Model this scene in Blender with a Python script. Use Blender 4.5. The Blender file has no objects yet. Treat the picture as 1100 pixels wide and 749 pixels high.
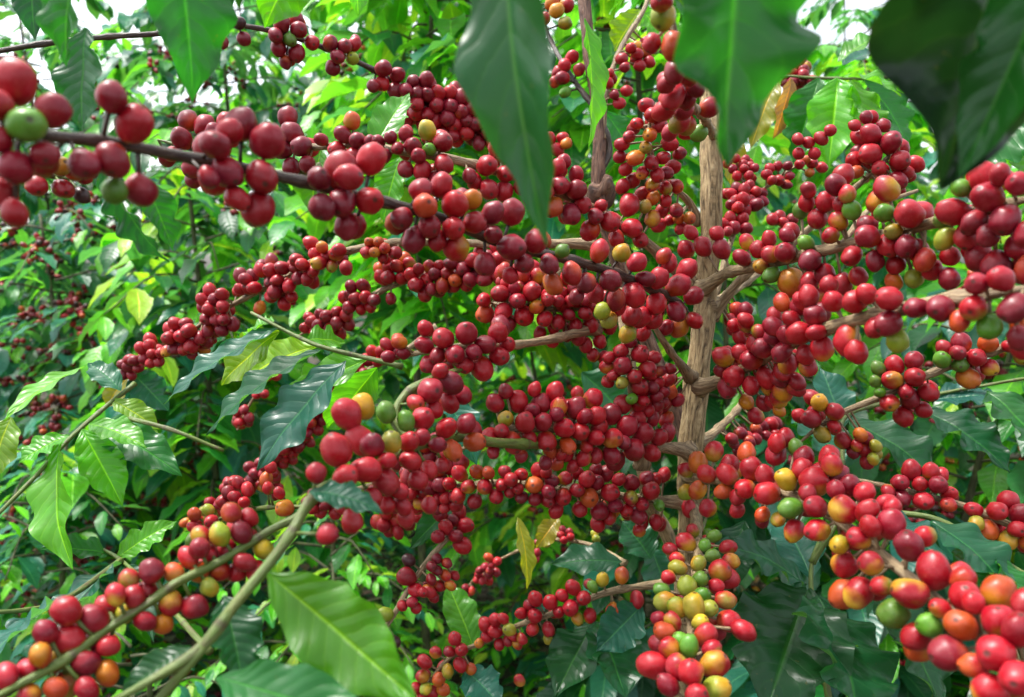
import bpy, math, random
import numpy as np
from mathutils import Vector, kdtree, noise

random.seed(7); rng = np.random.default_rng(7)
C = bpy.context.scene.collection
W, H = 1100.0, 749.0
LENS, SENSOR = 26.0, 36.0
F = W * LENS / SENSOR
PITCH = math.radians(6.0)
CAM = np.array([0.0, 0.0, 1.30])
AX = np.array([0.0, math.cos(PITCH), -math.sin(PITCH)])      # view axis
RT = np.array([1.0, 0.0, 0.0])
UP = np.array([0.0, math.sin(PITCH), math.cos(PITCH)])

def P(x, y, d):
    return CAM + AX * d + RT * ((x - W / 2) * d / F) - UP * ((y - H / 2) * d / F)

# ------------------------------------------------------------------ materials
def nt(name):
    m = bpy.data.materials.new(name); m.use_nodes = True
    n = m.node_tree.nodes; n.clear()
    return m, n, m.node_tree.links

def N(n, t, **k):
    a = n.new(t)
    for q, v in k.items():
        if q in ('operation', 'blend_type', 'data_type', 'attribute_name', 'noise_dimensions', 'use_clamp', 'clamp', 'feature'):
            setattr(a, q, v)
        else:
            a.inputs[q].default_value = v
    return a

def math_(n, l, op, a, b=None, c=None, clamp=False):
    m = n.new('ShaderNodeMath'); m.operation = op; m.use_clamp = clamp
    for i, v in enumerate((a, b, c)):
        if v is None: continue
        if isinstance(v, (int, float)): m.inputs[i].default_value = v
        else: l.new(v, m.inputs[i])
    return m.outputs[0]

def mixc(n, l, fac, a, b, mode='MIX'):
    m = n.new('ShaderNodeMix'); m.data_type = 'RGBA'; m.blend_type = mode
    for i, v in ((0, fac), (6, a), (7, b)):
        if isinstance(v, (int, float)): m.inputs[i].default_value = v
        elif isinstance(v, tuple): m.inputs[i].default_value = (*v, 1)
        else: l.new(v, m.inputs[i])
    return m.outputs[2]

def leaf_material():
    m, n, l = nt('leaf_surface')
    out = n.new('ShaderNodeOutputMaterial')
    col = N(n, 'ShaderNodeAttribute', attribute_name='Col')
    lc = N(n, 'ShaderNodeAttribute', attribute_name='lc')
    sx = n.new('ShaderNodeSeparateXYZ'); l.new(lc.outputs['Vector'], sx.inputs[0])
    t, v, rnd = sx.outputs
    av = math_(n, l, 'ABSOLUTE', v)
    geo = n.new('ShaderNodeNewGeometry')
    nz = N(n, 'ShaderNodeTexNoise', Scale=38.0, Detail=3.0, Roughness=0.6); l.new(geo.outputs['Position'], nz.inputs['Vector'])
    nz2 = N(n, 'ShaderNodeTexNoise', Scale=260.0, Detail=2.0); l.new(geo.outputs['Position'], nz2.inputs['Vector'])
    ph = math_(n, l, 'SUBTRACT', math_(n, l, 'MULTIPLY', t, 10.0), math_(n, l, 'MULTIPLY', math_(n, l, 'POWER', av, 1.25), 1.7))
    ph = math_(n, l, 'ADD', ph, math_(n, l, 'MULTIPLY', math_(n, l, 'SUBTRACT', nz.outputs[0], 0.5), 1.1))
    pp = math_(n, l, 'PINGPONG', ph, 0.5)                       # 0 on the vein
    vein = math_(n, l, 'SUBTRACT', 1.0, math_(n, l, 'DIVIDE', pp, 0.10), clamp=True)
    rib = math_(n, l, 'SUBTRACT', 1.0, math_(n, l, 'DIVIDE', av, 0.07), clamp=True)
    both = math_(n, l, 'MAXIMUM', math_(n, l, 'MULTIPLY', vein, 0.28), rib)
    vein_col = mixc(n, l, 1.0, col.outputs['Color'], (4.2, 2.5, 1.6), 'MULTIPLY')
    base = mixc(n, l, math_(n, l, 'ADD', math_(n, l, 'MULTIPLY', both, 0.40), math_(n, l, 'MULTIPLY', rib, 0.30)), col.outputs['Color'], vein_col)
    hv = n.new('ShaderNodeHueSaturation'); l.new(base, hv.inputs['Color'])
    l.new(math_(n, l, 'ADD', 0.62, math_(n, l, 'MULTIPLY', nz.outputs[0], 0.76)), hv.inputs['Value'])
    l.new(math_(n, l, 'ADD', 0.485, math_(n, l, 'MULTIPLY', nz.outputs[0], 0.03)), hv.inputs['Hue'])
    under = mixc(n, l, 0.35, hv.outputs[0], (0.09, 0.17, 0.06))
    surf = mixc(n, l, geo.outputs['Backfacing'], hv.outputs[0], under)
    # old brown flecks here and there
    fl = math_(n, l, 'MULTIPLY', math_(n, l, 'SUBTRACT', nz2.outputs[0], 0.70), 6.0, clamp=True)
    surf = mixc(n, l, math_(n, l, 'MULTIPLY', fl, 0.5), surf, (0.16, 0.12, 0.03))
    puck = math_(n, l, 'MULTIPLY', math_(n, l, 'POWER', math_(n, l, 'MULTIPLY', pp, 2.0), 0.6), 0.8)
    hgt = math_(n, l, 'ADD', math_(n, l, 'SUBTRACT', puck, math_(n, l, 'MULTIPLY', rib, 1.0)), math_(n, l, 'MULTIPLY', nz2.outputs[0], 0.25))
    bp = N(n, 'ShaderNodeBump', Strength=0.34, Distance=0.0014); l.new(hgt, bp.inputs['Height'])
    pr = N(n, 'ShaderNodeBsdfPrincipled', Roughness=0.36); l.new(surf, pr.inputs['Base Color']); l.new(bp.outputs[0], pr.inputs['Normal'])
    l.new(math_(n, l, 'ADD', 0.20, math_(n, l, 'MULTIPLY', nz.outputs[0], 0.26)), pr.inputs['Roughness'])
    pr.inputs['Specular IOR Level'].default_value = 0.42
    tr = n.new('ShaderNodeBsdfTranslucent')
    l.new(mixc(n, l, 1.0, surf, (2.6, 2.8, 0.8), 'MULTIPLY'), tr.inputs['Color'])
    l.new(bp.outputs[0], tr.inputs['Normal'])
    mx = n.new('ShaderNodeMixShader'); mx.inputs[0].default_value = 0.36
    l.new(pr.outputs[0], mx.inputs[1]); l.new(tr.outputs[0], mx.inputs[2]); l.new(mx.outputs[0], out.inputs[0])
    return m

def berry_material():
    m, n, l = nt('berry_skin')
    out = n.new('ShaderNodeOutputMaterial')
    col = N(n, 'ShaderNodeAttribute', attribute_name='Col')
    geo = n.new('ShaderNodeNewGeometry')
    a = N(n, 'ShaderNodeTexNoise', Scale=170.0, Detail=3.0); l.new(geo.outputs['Position'], a.inputs['Vector'])
    b = N(n, 'ShaderNodeTexNoise', Scale=1300.0, Detail=2.0); l.new(geo.outputs['Position'], b.inputs['Vector'])
    hv = n.new('ShaderNodeHueSaturation'); l.new(col.outputs['Color'], hv.inputs['Color'])
    l.new(math_(n, l, 'ADD', 0.70, math_(n, l, 'MULTIPLY', a.outputs[0], 0.6)), hv.inputs['Value'])
    sp = math_(n, l, 'MULTIPLY', math_(n, l, 'SUBTRACT', b.outputs[0], 0.60), 5.0, clamp=True)
    c = mixc(n, l, math_(n, l, 'MULTIPLY', sp, 0.22), hv.outputs[0], (0.55, 0.25, 0.18))
    bl = math_(n, l, 'MULTIPLY', math_(n, l, 'SUBTRACT', a.outputs[0], 0.42), 2.2, clamp=True)
    c = mixc(n, l, math_(n, l, 'MULTIPLY', bl, 0.10), c, (0.45, 0.30, 0.34))        # waxy bloom
    s2 = N(n, 'ShaderNodeTexNoise', Scale=420.0, Detail=4.0, Roughness=0.7); l.new(geo.outputs['Position'], s2.inputs['Vector'])
    sc_ = math_(n, l, 'MULTIPLY', math_(n, l, 'SUBTRACT', s2.outputs[0], 0.62), 9.0, clamp=True)
    c = mixc(n, l, math_(n, l, 'MULTIPLY', sc_, 0.55), c, (0.07, 0.025, 0.012))
    bp = N(n, 'ShaderNodeBump', Strength=0.35, Distance=0.0006); l.new(a.outputs[0], bp.inputs['Height'])
    pr = N(n, 'ShaderNodeBsdfPrincipled'); l.new(c, pr.inputs['Base Color']); l.new(bp.outputs[0], pr.inputs['Normal'])
    l.new(math_(n, l, 'ADD', 0.24, math_(n, l, 'MULTIPLY', a.outputs[0], 0.26)), pr.inputs['Roughness'])
    pr.inputs['Specular IOR Level'].default_value = 0.36
    pr.inputs['Subsurface Weight'].default_value = 0.06
    pr.inputs['Subsurface Radius'].default_value = (1.0, 0.25, 0.1)
    pr.inputs['Subsurface Scale'].default_value = 0.002
    l.new(pr.outputs[0], out.inputs[0])
    return m

def bark_material(name, c1, c2, c3, scale=1.0, bump=0.7, rough=0.75, ring=False):
    m, n, l = nt(name)
    out = n.new('ShaderNodeOutputMaterial')
    lc = N(n, 'ShaderNodeAttribute', attribute_name='lc')       # x along (m), y around (m), z unused
    mp = n.new('ShaderNodeMapping'); mp.inputs['Scale'].default_value = (60 * scale, 420 * scale, 60 * scale)
    l.new(lc.outputs['Vector'], mp.inputs[0])
    a = N(n, 'ShaderNodeTexNoise', Scale=1.0, Detail=5.0, Roughness=0.65); l.new(mp.outputs[0], a.inputs['Vector'])
    geo = n.new('ShaderNodeNewGeometry')
    b = N(n, 'ShaderNodeTexNoise', Scale=70.0 * scale, Detail=4.0); l.new(geo.outputs['Position'], b.inputs['Vector'])
    r = n.new('ShaderNodeValToRGB'); e = r.color_ramp.elements
    e[0].position = 0.36; e[0].color = (*c3, 1); e[1].position = 0.68; e[1].color = (*c2, 1)
    k = e.new(0.50); k.color = (*c1, 1)
    l.new(a.outputs[0], r.inputs[0])
    g = mixc(n, l, math_(n, l, 'MULTIPLY', math_(n, l, 'SUBTRACT', b.outputs[0], 0.5), 3.0, clamp=True), r.outputs[0], tuple(x * 0.55 for x in c1))
    sx = n.new('ShaderNodeSeparateXYZ'); l.new(lc.outputs['Vector'], sx.inputs[0])
    if ring:
        rg = math_(n, l, 'PINGPONG', math_(n, l, 'ADD', sx.outputs[0], math_(n, l, 'MULTIPLY', b.outputs[0], 0.004)), 0.0225)
        rg = math_(n, l, 'SUBTRACT', 1.0, math_(n, l, 'DIVIDE', rg, 0.0022), clamp=True)
        g = mixc(n, l, math_(n, l, 'MULTIPLY', rg, 0.8), g, (0.06, 0.035, 0.018))
        pt = math_(n, l, 'MULTIPLY', math_(n, l, 'SUBTRACT', a.outputs[0], 0.54), 7.0, clamp=True)
        g = mixc(n, l, math_(n, l, 'MULTIPLY', pt, 0.55), g, (0.13, 0.085, 0.035))
    hgt = math_(n, l, 'ADD', a.outputs[0], math_(n, l, 'MULTIPLY', b.outputs[0], 0.4))
    bp = N(n, 'ShaderNodeBump', Strength=bump, Distance=0.0045); l.new(hgt, bp.inputs['Height'])
    pr = N(n, 'ShaderNodeBsdfPrincipled', Roughness=rough); l.new(g, pr.inputs['Base Color']); l.new(bp.outputs[0], pr.inputs['Normal'])
    l.new(pr.outputs[0], out.inputs[0])
    return m

def ground_material():
    m, n, l = nt('soil_and_litter')
    out = n.new('ShaderNodeOutputMaterial')
    geo = n.new('ShaderNodeNewGeometry')
    a = N(n, 'ShaderNodeTexNoise', Scale=3.0, Detail=8.0, Roughness=0.7); l.new(geo.outputs['Position'], a.inputs['Vector'])
    v = N(n, 'ShaderNodeTexVoronoi', Scale=22.0); l.new(geo.outputs['Position'], v.inputs['Vector'])
    r = n.new('ShaderNodeValToRGB'); e = r.color_ramp.elements
    e[0].position = 0.3; e[0].color = (0.018, 0.011, 0.006, 1); e[1].position = 0.75; e[1].color = (0.10, 0.065, 0.035, 1)
    k = e.new(0.55); k.color = (0.045, 0.035, 0.014, 1)
    l.new(a.outputs[0], r.inputs[0])
    c = mixc(n, l, 0.35, r.outputs[0], v.outputs['Color'], 'MULTIPLY')
    bp = N(n, 'ShaderNodeBump', Strength=0.9, Distance=0.03); l.new(v.outputs['Distance'], bp.inputs['Height'])
    pr = N(n, 'ShaderNodeBsdfPrincipled', Roughness=0.95); l.new(c, pr.inputs['Base Color']); l.new(bp.outputs[0], pr.inputs['Normal'])
    l.new(pr.outputs[0], out.inputs[0])
    return m

M_LEAF = leaf_material(); M_BERRY = berry_material()
M_TRUNK = bark_material('pale_fibrous_bark', (0.38, 0.27, 0.13), (0.58, 0.45, 0.25), (0.07, 0.046, 0.02), 1.0, 1.0, 0.8)
M_BROWN = bark_material('brown_bark', (0.16, 0.08, 0.05), (0.30, 0.18, 0.11), (0.04, 0.02, 0.012), 1.0, 0.9, 0.7)
M_TWIG = bark_material('grey_brown_twig_bark', (0.27, 0.19, 0.10), (0.42, 0.33, 0.19), (0.10, 0.065, 0.03), 1.3, 0.6, 0.6)
M_DARK = bark_material('dark_twig_bark', (0.05, 0.032, 0.022), (0.13, 0.10, 0.07), (0.015, 0.01, 0.008), 1.3, 0.5, 0.4)
M_GREEN = bark_material('green_shoot_bark', (0.085, 0.14, 0.018), (0.15, 0.20, 0.035), (0.085, 0.07, 0.02), 0.6, 0.5, 0.5, True)
M_BUSH = bark_material('bush_stem_bark', (0.06, 0.065, 0.025), (0.11, 0.12, 0.04), (0.025, 0.02, 0.01), 0.6, 0.4, 0.7)
M_GROUND = ground_material()

# ------------------------------------------------------------------ mesh helpers
class MB:
    def __init__(s): s.v = []; s.f = []; s.c = []; s.a = []; s.n = 0
    def add(s, v, f, c, a):
        s.v.append(v); s.f += [tuple(int(i) + s.n for i in q) for q in f]; s.c.append(c); s.a.append(a); s.n += len(v)
    def build(s, name, mat, parent=None, origin=None):
        v = np.concatenate(s.v); c = np.concatenate(s.c); a = np.concatenate(s.a)
        o0 = np.zeros(3) if origin is None else np.asarray(origin)
        me = bpy.data.meshes.new(name); me.from_pydata((v - o0).tolist(), [], s.f)
        ca = me.color_attributes.new('Col', 'FLOAT_COLOR', 'POINT')
        ca.data.foreach_set('color', np.concatenate([c, np.ones((len(c), 1))], 1).astype(np.float32).ravel())
        la = me.attributes.new('lc', 'FLOAT_VECTOR', 'POINT'); la.data.foreach_set('vector', a.astype(np.float32).ravel())
        me.polygons.foreach_set('use_smooth', [True] * len(me.polygons))
        me.materials.append(mat); me.update()
        o = bpy.data.objects.new(name, me); C.objects.link(o)
        o.location = o0
        if parent is not None:
            o.parent = parent
            po = np.zeros(3); q = parent
            while q is not None: po += np.array(q.location); q = q.parent
            o.location = o0 - po
        return o

def nrm(v): 
    v = np.asarray(v, float); k = np.linalg.norm(v); return v / k if k > 1e-9 else np.array([0, 0, 1.0])

def spline(pts, step=0.008):
    p = np.array(pts, float)
    if len(p) == 2: p = np.array([p[0], (p[0] + p[1]) / 2, p[1]])
    q = np.vstack([2 * p[0] - p[1], p, 2 * p[-1] - p[-2]])
    out = []
    for i in range(len(p) - 1):
        a, b, c, d = q[i:i + 4]
        k = max(2, int(np.linalg.norm(c - b) / step))
        for t in np.arange(k) / k:
            out.append(0.5 * (2 * b + (c - a) * t + (2 * a - 5 * b + 4 * c - d) * t * t + (3 * b - a - 3 * c + d) * t ** 3))
    out.append(p[-1]); return np.array(out)

def tube(mb, path, radii, seg=10, rough=0.0, col=(1, 1, 1), ridges=0, knots=0.0, seed=0):
    n = len(path); path = np.asarray(path)
    T = np.gradient(path, axis=0); T /= np.maximum(np.linalg.norm(T, axis=1, keepdims=True), 1e-9)
    u = nrm(np.cross(T[0], [0.3, 0.9, 0.2])); L = 0; V = []; A = []
    for i in range(n):
        u = nrm(u - T[i] * np.dot(u, T[i])); w = np.cross(T[i], u)
        if i: L += np.linalg.norm(path[i] - path[i - 1])
        for j in range(seg):
            th = 2 * math.pi * j / seg
            r = radii[i]
            if ridges: r *= 1 + 0.15 * math.sin(ridges * th + 3 * noise.noise(Vector((L * 6, th, seed)))) * (0.5 + noise.noise(Vector((L * 14, j * 0.7, seed + 5))))
            if rough: r *= 1 + rough * noise.noise(Vector((L * 45, math.cos(th) * 1.3, math.sin(th) * 1.3 + seed)))
            if knots:
                r *= 1 + knots * max(0, math.cos(2 * math.pi * L / 0.045)) ** 6
            V.append(path[i] + (u * math.cos(th) + w * math.sin(th)) * r); A.append((L, r * min(th, 2 * math.pi - th), seed))
    Fc = [(i * seg + j, i * seg + (j + 1) % seg, (i + 1) * seg + (j + 1) % seg, (i + 1) * seg + j) for i in range(n - 1) for j in range(seg)]
    Fc.append(tuple(range(seg))[::-1]); Fc.append(tuple((n - 1) * seg + j for j in range(seg)))
    mb.add(np.array(V), Fc, np.tile(np.array(col, float), (len(V), 1)), np.array(A))

PT = np.array([0, .08, .2, .35, .48, .6, .72, .82, .9, .96, 1.0]); PW = np.array([.04, .32, .69, .94, 1, .95, .78, .52, .26, .09, .0])
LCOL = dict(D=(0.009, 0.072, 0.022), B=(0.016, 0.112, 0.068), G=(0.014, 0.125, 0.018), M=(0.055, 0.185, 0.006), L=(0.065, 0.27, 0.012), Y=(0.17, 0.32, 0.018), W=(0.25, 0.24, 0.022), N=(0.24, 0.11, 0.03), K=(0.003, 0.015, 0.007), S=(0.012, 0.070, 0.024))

def leaf(mb, base, tip, width, nhint, bend=0.15, fold=0.25, wave=0.10, nl=14, nw=6, col='G', twist=0.0, seed=None, stalk=True, curl=0.0):
    rs = random.Random(seed if seed is not None else random.random())
    base = np.asarray(base, float); tip = np.asarray(tip, float)
    ax = tip - base; Ln = np.linalg.norm(ax); nh = nrm(nhint)
    nh = nrm(nh - nrm(ax) * np.dot(nh, nrm(ax)))
    ctrl = (base + tip) / 2 + nh * Ln * bend
    c = np.array(LCOL[col]) if isinstance(col, str) else np.array(col)
    c = c * (0.75 + 0.5 * rs.random()) * np.array([0.9 + 0.3 * rs.random(), 1, 0.8 + 0.5 * rs.random()])
    bites = [(rs.uniform(.2, .85), rs.choice((-1, 1)), rs.uniform(.15, .45), rs.uniform(.025, .05)) for _ in range(rs.choice((0, 1, 2, 3)))] if nl >= 20 else []
    V = []; A = []; ph = rs.random() * 6.28; kw = 2.6 + rs.random() * 2; ph2 = rs.random() * 6.28; sd = rs.random() * 50
    for i in range(nl + 1):
        t = i / nl
        p = (1 - t) ** 2 * base + 2 * t * (1 - t) * ctrl + t * t * tip
        T = nrm(2 * (1 - t) * (ctrl - base) + 2 * t * (tip - ctrl))
        S = nrm(np.cross(T, nh)); Nn = np.cross(S, T)
        a = twist * (t - 0.3); S, Nn = S * math.cos(a) + Nn * math.sin(a), Nn * math.cos(a) - S * math.sin(a)
        w = np.interp(t, PT, PW) * width / 2
        for j in range(nw + 1):
            v = -1 + 2 * j / nw; av = abs(v)
            wob = 1 + 0.05 * math.sin(t * 31 + ph2 + (v > 0) * 2) * av
            if bites: wob += .035 * noise.noise(Vector((t * 22, v * 2, sd))) * av
            for bt, bs, bd, bw in bites:
                if v * bs > 0: wob -= bd * math.exp(-((t - bt) / bw) ** 2) * av ** 3
            z = fold * av * w + wave * width * av ** 2 * math.sin(6.283 * kw * t + ph + (v > 0) * 1.9) * min(1, 4 * t * (1 - t) + .1) - curl * av ** 2 * w
            if nl >= 20: z += 0.003 * width * math.cos(6.283 * (t * 10 - 1.7 * av ** 1.25)) * -min(1, av * 3) * (1 - av ** 4)
            z += 0.05 * width * noise.noise(Vector((t * 3, v * 1.2, sd)))
            V.append(p + S * v * w * wob + Nn * z); A.append((t, v, sd))
    m = nw + 1
    Fc = [(i * m + j, i * m + j + 1, (i + 1) * m + j + 1, (i + 1) * m + j) for i in range(nl) for j in range(nw)]
    mb.add(np.array(V), Fc, np.tile(c, (len(V), 1)), np.array(A))

BC = dict(r=(0.32, 0.004, 0.011), d=(0.175, 0.003, 0.013), p=(0.30, 0.007, 0.018), o=(0.40, 0.050, 0.008), y=(0.46, 0.25, 0.012), g=(0.075, 0.18, 0.014), Y=(0.22, 0.23, 0.018), b=(0.035, 0.010, 0.010), q=(0.48, 0.17, 0.010))
SECOND = dict(r='r', d='r', p='r', o='q', y='Y', g='g', Y='y', b='b')

def berry(mb, p, r, apex, code, seg=14, rings=10, rs=random):
    apex = nrm(apex); u = nrm(np.cross(apex, [0.31, 0.52, 0.79])); w = np.cross(apex, u)
    mixed = code == 'm'
    if code == 'o' and rs.random() < .55: mixed = True
    if code == 'y' and rs.random() < .4: code = 'o'
    k1 = 'r' if mixed else code; k2 = ('y' if rs.random() < .75 else 'Y') if mixed else (SECOND[code] if rs.random() < 0.75 else ('o' if code in 'rd' else ('r' if code == 'o' else ('q' if code in 'yY' else SECOND[code]))))
    j = lambda c: np.array(c) * (0.80 + 0.42 * rs.random()) * np.array([1, 0.8 + 0.5 * rs.random(), 0.8 + 0.4 * rs.random()])
    c1, c2 = j(BC[k1]), j(BC[k2])
    if code == 'r' and rs.random() < 0.25: c1 = c1 * np.array([0.7, 0.7, 1.1])
    g = nrm(-apex * (0.3 if mixed or code in 'oyY' else 1.0) - 0.25 * AX - 0.45 * UP * mixed + 0.9 * np.array([rs.random() - .5, rs.random() - .5, rs.random() - .5]) * 2)
    el = 1.05 + 0.20 * rs.random(); sq = 0.90 + 0.12 * rs.random(); sd = rs.random() * 60; off = 0.15 if mixed or code in 'oyY' else 0.40; soft = 1.1 if mixed or code in 'oyY' else 1.6
    V = [p + apex * r * el * 0.985]; Cc = [np.array((0.05, 0.02, 0.012))]
    ang = [0.15, 0.25] + list(np.linspace(0.45, math.pi - 0.28, rings - 2))
    for q, th in enumerate(ang):
        for s in range(seg):
            a = 2 * math.pi * s / seg
            d = apex * math.cos(th) * el + (u * math.cos(a) + w * math.sin(a) * sq) * math.sin(th)
            dd = nrm(d)
            rr = 1 + (0.012 if q == 1 else 0) - (0.0 if q else 0.012) + 0.03 * math.sin(2 * a + el * 40) * math.sin(th) + 0.11 * noise.noise(Vector(dd) * 1.3 + Vector((sd, 0, 0)))
            V.append(p + d * r * rr)
            k = min(1, max(0, (np.dot(dd, g) - off) * soft + 0.5 * noise.noise(Vector(dd) * 1.6 + Vector((0, sd, 0)))))
            cc = c1 * (1 - k) + c2 * k
            if q == 0: cc = cc * 0.35 + np.array((0.03, 0.015, 0.01))
            Cc.append(cc)
    V.append(p - apex * r * el * 0.96); Cc.append(c2 * 0.8)
    n = len(ang); Fc = [(0, 1 + s, 1 + (s + 1) % seg) for s in range(seg)]
    for q in range(n - 1):
        for s in range(seg):
            Fc.append((1 + q * seg + s, 1 + (q + 1) * seg + s, 1 + (q + 1) * seg + (s + 1) % seg, 1 + q * seg + (s + 1) % seg))
    e = len(V) - 1; Fc += [(e, 1 + (n - 1) * seg + (s + 1) % seg, 1 + (n - 1) * seg + s) for s in range(seg)]
    mb.add(np.array(V), Fc, np.array(Cc), np.zeros((len(V), 3)))

def thing(name, loc, label, cat, group=None):
    o = bpy.data.objects.new(name, None); C.objects.link(o); o.location = loc; o.empty_display_size = 0.05
    o['label'] = label; o['category'] = cat
    if group: o['group'] = group
    return o

# ------------------------------------------------------------------ layout of the fruiting trees
# A bough: path of (x, y, depth in m), radii in mm at both ends, bark, berries "x,y,r,colour" and clusters "x,y,rx,ry,n,r,colours"
BOUGHS = {}
def bough(key, owner, path, r0, r1, mat, berries='', clusters=(), back=0.55, fo=0.9):
    BOUGHS[key] = dict(owner=owner, path=path, r0=r0, r1=r1, mat=mat, b=berries, cl=clusters, back=back * .6, fo=fo)

# --- the pale-trunked tree, right of the middle
bough('R1', 'pale', [(742,512,.62),(772,516,.55),(815,524,.49),(862,536,.45),(910,566,.41),(952,600,.38),(1000,640,.35),(1055,686,.32),(1120,730,.29)], 4.2, 2.6, 'twig',
 "876,516,17,m 824,529,15,r 846,514,12,y 849,546,12,g 875,543,14,r 907,548,17,m 930,549,14,r 929,529,12,r 898,526,11,p 819,553,9,o 853,570,13,o 878,570,14,m 923,578,14,m 907,607,15,m 935,605,14,o 902,585,11,y 957,563,17,r 976,586,17,d 994,576,13,m 1004,613,20,r 1034,622,15,r 920,637,18,m 947,630,12,m 977,637,20,m 960,659,18,g 999,671,15,g 986,692,17,y 1038,642,19,r 1073,637,20,o 1034,669,19,o 1021,697,20,d 1073,667,20,m 1093,677,19,r 1071,703,22,r 1093,728,22,m 1061,738,20,m 740,546,9,r 750,526,11,o 764,512,11,r 784,512,12,m 801,524,13,m 760,546,10,o 777,528,10,o 792,534,10,r 792,548,9,r 737,529,9,Y 891,504,13,m 865,506,12,r 807,505,14,r 767,485,11,m 802,487,11,o 834,487,13,d 865,494,12,r 890,495,13,m 841,472,11,r 784,499,11,p 750,497,12,o 856,482,9,g 836,558,8,Y 958,545,11,r 1043,655,12,o 1010,655,11,m 1103,650,17,r 1048,718,15,o 822,512,11,p 741,508,9,m 912,522,12,d 935,566,12,r 870,528,11,p", back=.5)
bough('H1', 'pale', [(746,548,.62),(750,585,.54),(746,630,.47),(742,680,.42),(738,760,.37)], 3.4, 2.2, 'twig',
 "767,576,8,g 782,588,9,o 757,586,7,g 750,607,9,Y 765,597,7,g 785,603,10,o 774,615,14,m 752,622,9,g 738,630,12,Y 740,652,14,Y 762,654,10,Y 779,644,12,m 784,670,14,r 759,684,15,r 767,713,17,m 740,723,16,m 770,740,15,Y 737,694,12,g 705,711,17,r 730,719,15,o 715,679,13,o 718,699,13,m 708,665,9,d 732,692,13,g 716,647,12,Y 732,652,11,Y 718,735,13,r 718,620,8,o 728,610,10,Y 727,600,8,o 711,634,9,g 737,583,11,m 745,572,8,o 722,668,10,o 752,668,10,y 748,745,14,r 754,640,10,g 770,630,9,o 720,590,7,m 764,696,10,m", back=.4)
bough('R2', 'pale', [(756,310,.62),(780,294,.585),(807,287,.55),(850,277,.51),(905,264,.47),(1000,240,.42),(1060,225,.38),(1120,210,.35)], 4.5, 3.0, 'twig',
 "888,217,12,r 868,205,9,r 901,198,13,d 878,235,12,r 913,224,11,g 861,225,10,g 900,239,11,o 908,208,10,o 849,249,10,r 945,215,14,m 950,229,11,g 977,230,17,r 932,244,13,d 959,250,10,Y 1056,192,17,r 1093,197,15,r 1065,215,19,r 1029,229,17,r 1046,240,15,d 1080,235,18,d 1034,202,10,g 932,252,14,r 955,262,14,m 976,267,14,d 1016,255,12,Y 992,279,13,o 1040,256,15,r 1053,275,17,r 1073,285,17,d 1097,289,16,r 962,285,11,r 960,302,10,o 982,299,11,Y 999,287,12,r 846,272,13,p 829,274,11,m 814,268,10,r 866,261,9,g 828,295,10,g 851,304,16,o 873,282,14,d 885,294,13,d 797,277,10,r 802,260,9,o 826,257,9,r 846,253,9,d 902,304,12,r 922,297,11,o 775,268,11,r 755,265,11,r 737,268,11,o 1013,238,9,g 1100,250,16,r 1060,252,13,d 1092,268,14,r 1020,275,11,r 870,303,11,r 893,252,10,o 820,286,9,m 742,250,9,r 770,251,9,r 1075,190,12,p 915,275,12,r 940,280,11,d 880,318,9,o 1020,300,12,r", back=.5, fo=0.6)
bough('R4', 'pale', [(752,416,.61),(775,408,.585),(815,388,.53),(850,368,.48),(895,351,.43),(935,340,.40),(999,326,.365),(1063,316,.34),(1125,308,.32)], 4.6, 3.4, 'twig',
 "955,321,15,r 984,331,14,d 1011,332,16,d 954,348,16,d 964,366,13,Y 918,324,14,r 895,324,12,r 1046,331,16,m 1063,351,15,g 1090,331,18,d 1097,354,13,o 1097,371,12,r 912,364,16,m 918,375,14,r 883,374,14,o 866,358,15,r 851,361,12,r 875,339,13,d 831,351,11,d 851,342,10,r 846,391,11,o 868,395,11,o 865,381,11,r 824,374,13,d 816,368,12,r 796,378,11,o 777,386,12,o 814,385,12,r 794,401,13,r 782,413,12,r 824,406,12,r 841,421,12,m 802,432,9,y 822,433,9,r 812,447,10,m 836,438,7,o 801,341,9,r 789,351,8,r 802,351,9,o 794,361,9,r 844,374,12,r 831,362,11,d 841,400,11,r 816,358,9,o 1075,300,15,r 1050,305,14,p 940,352,12,r 930,316,12,r 868,320,12,r 890,306,11,r 840,325,10,o 858,330,11,d 1030,345,11,o 826,420,10,m 808,414,11,r 855,410,10,r 838,408,10,d 780,398,9,r 832,340,9,r 878,356,10,r", back=.5, fo=0.6)
bough('R3', 'pale', [(764,340,.64),(800,296,.62),(850,262,.60),(895,222,.585),(930,192,.57),(955,168,.56),(968,150,.565)], 4.0, 1.8, 'twig',
 "935,126,8,r 949,135,8,d 932,148,12,r 957,153,13,r 935,166,12,r 918,172,10,r 967,173,12,r 982,178,10,r 962,195,11,r 950,202,9,r 918,135,7,r 883,148,8,r 868,153,7,r 858,150,7,r 875,165,7,r 858,165,7,r 891,141,6,r 944,180,9,r 925,160,9,d 972,186,9,r 920,185,8,o 965,205,8,r",
 [], back=.4)
bough('R3b', 'pale', [(764,330,.66),(785,260,.68),(798,222,.70),(800,200,.72),(790,178,.74)], 3.0, 1.8, 'twig', '', ["796,180,16,10,10,5.5,rrd", "800,212,20,12,15,7.5,rrrd", "790,240,16,10,6,7,rr"], back=.3)
bough('R3c', 'pale', [(798,222,.70),(830,196,.72),(858,176,.73),(880,160,.74)], 2.0, 1.4, 'twig', '', ["838,188,16,12,8,6,rrd", "870,178,14,9,5,6,rro"], back=.2)
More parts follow.
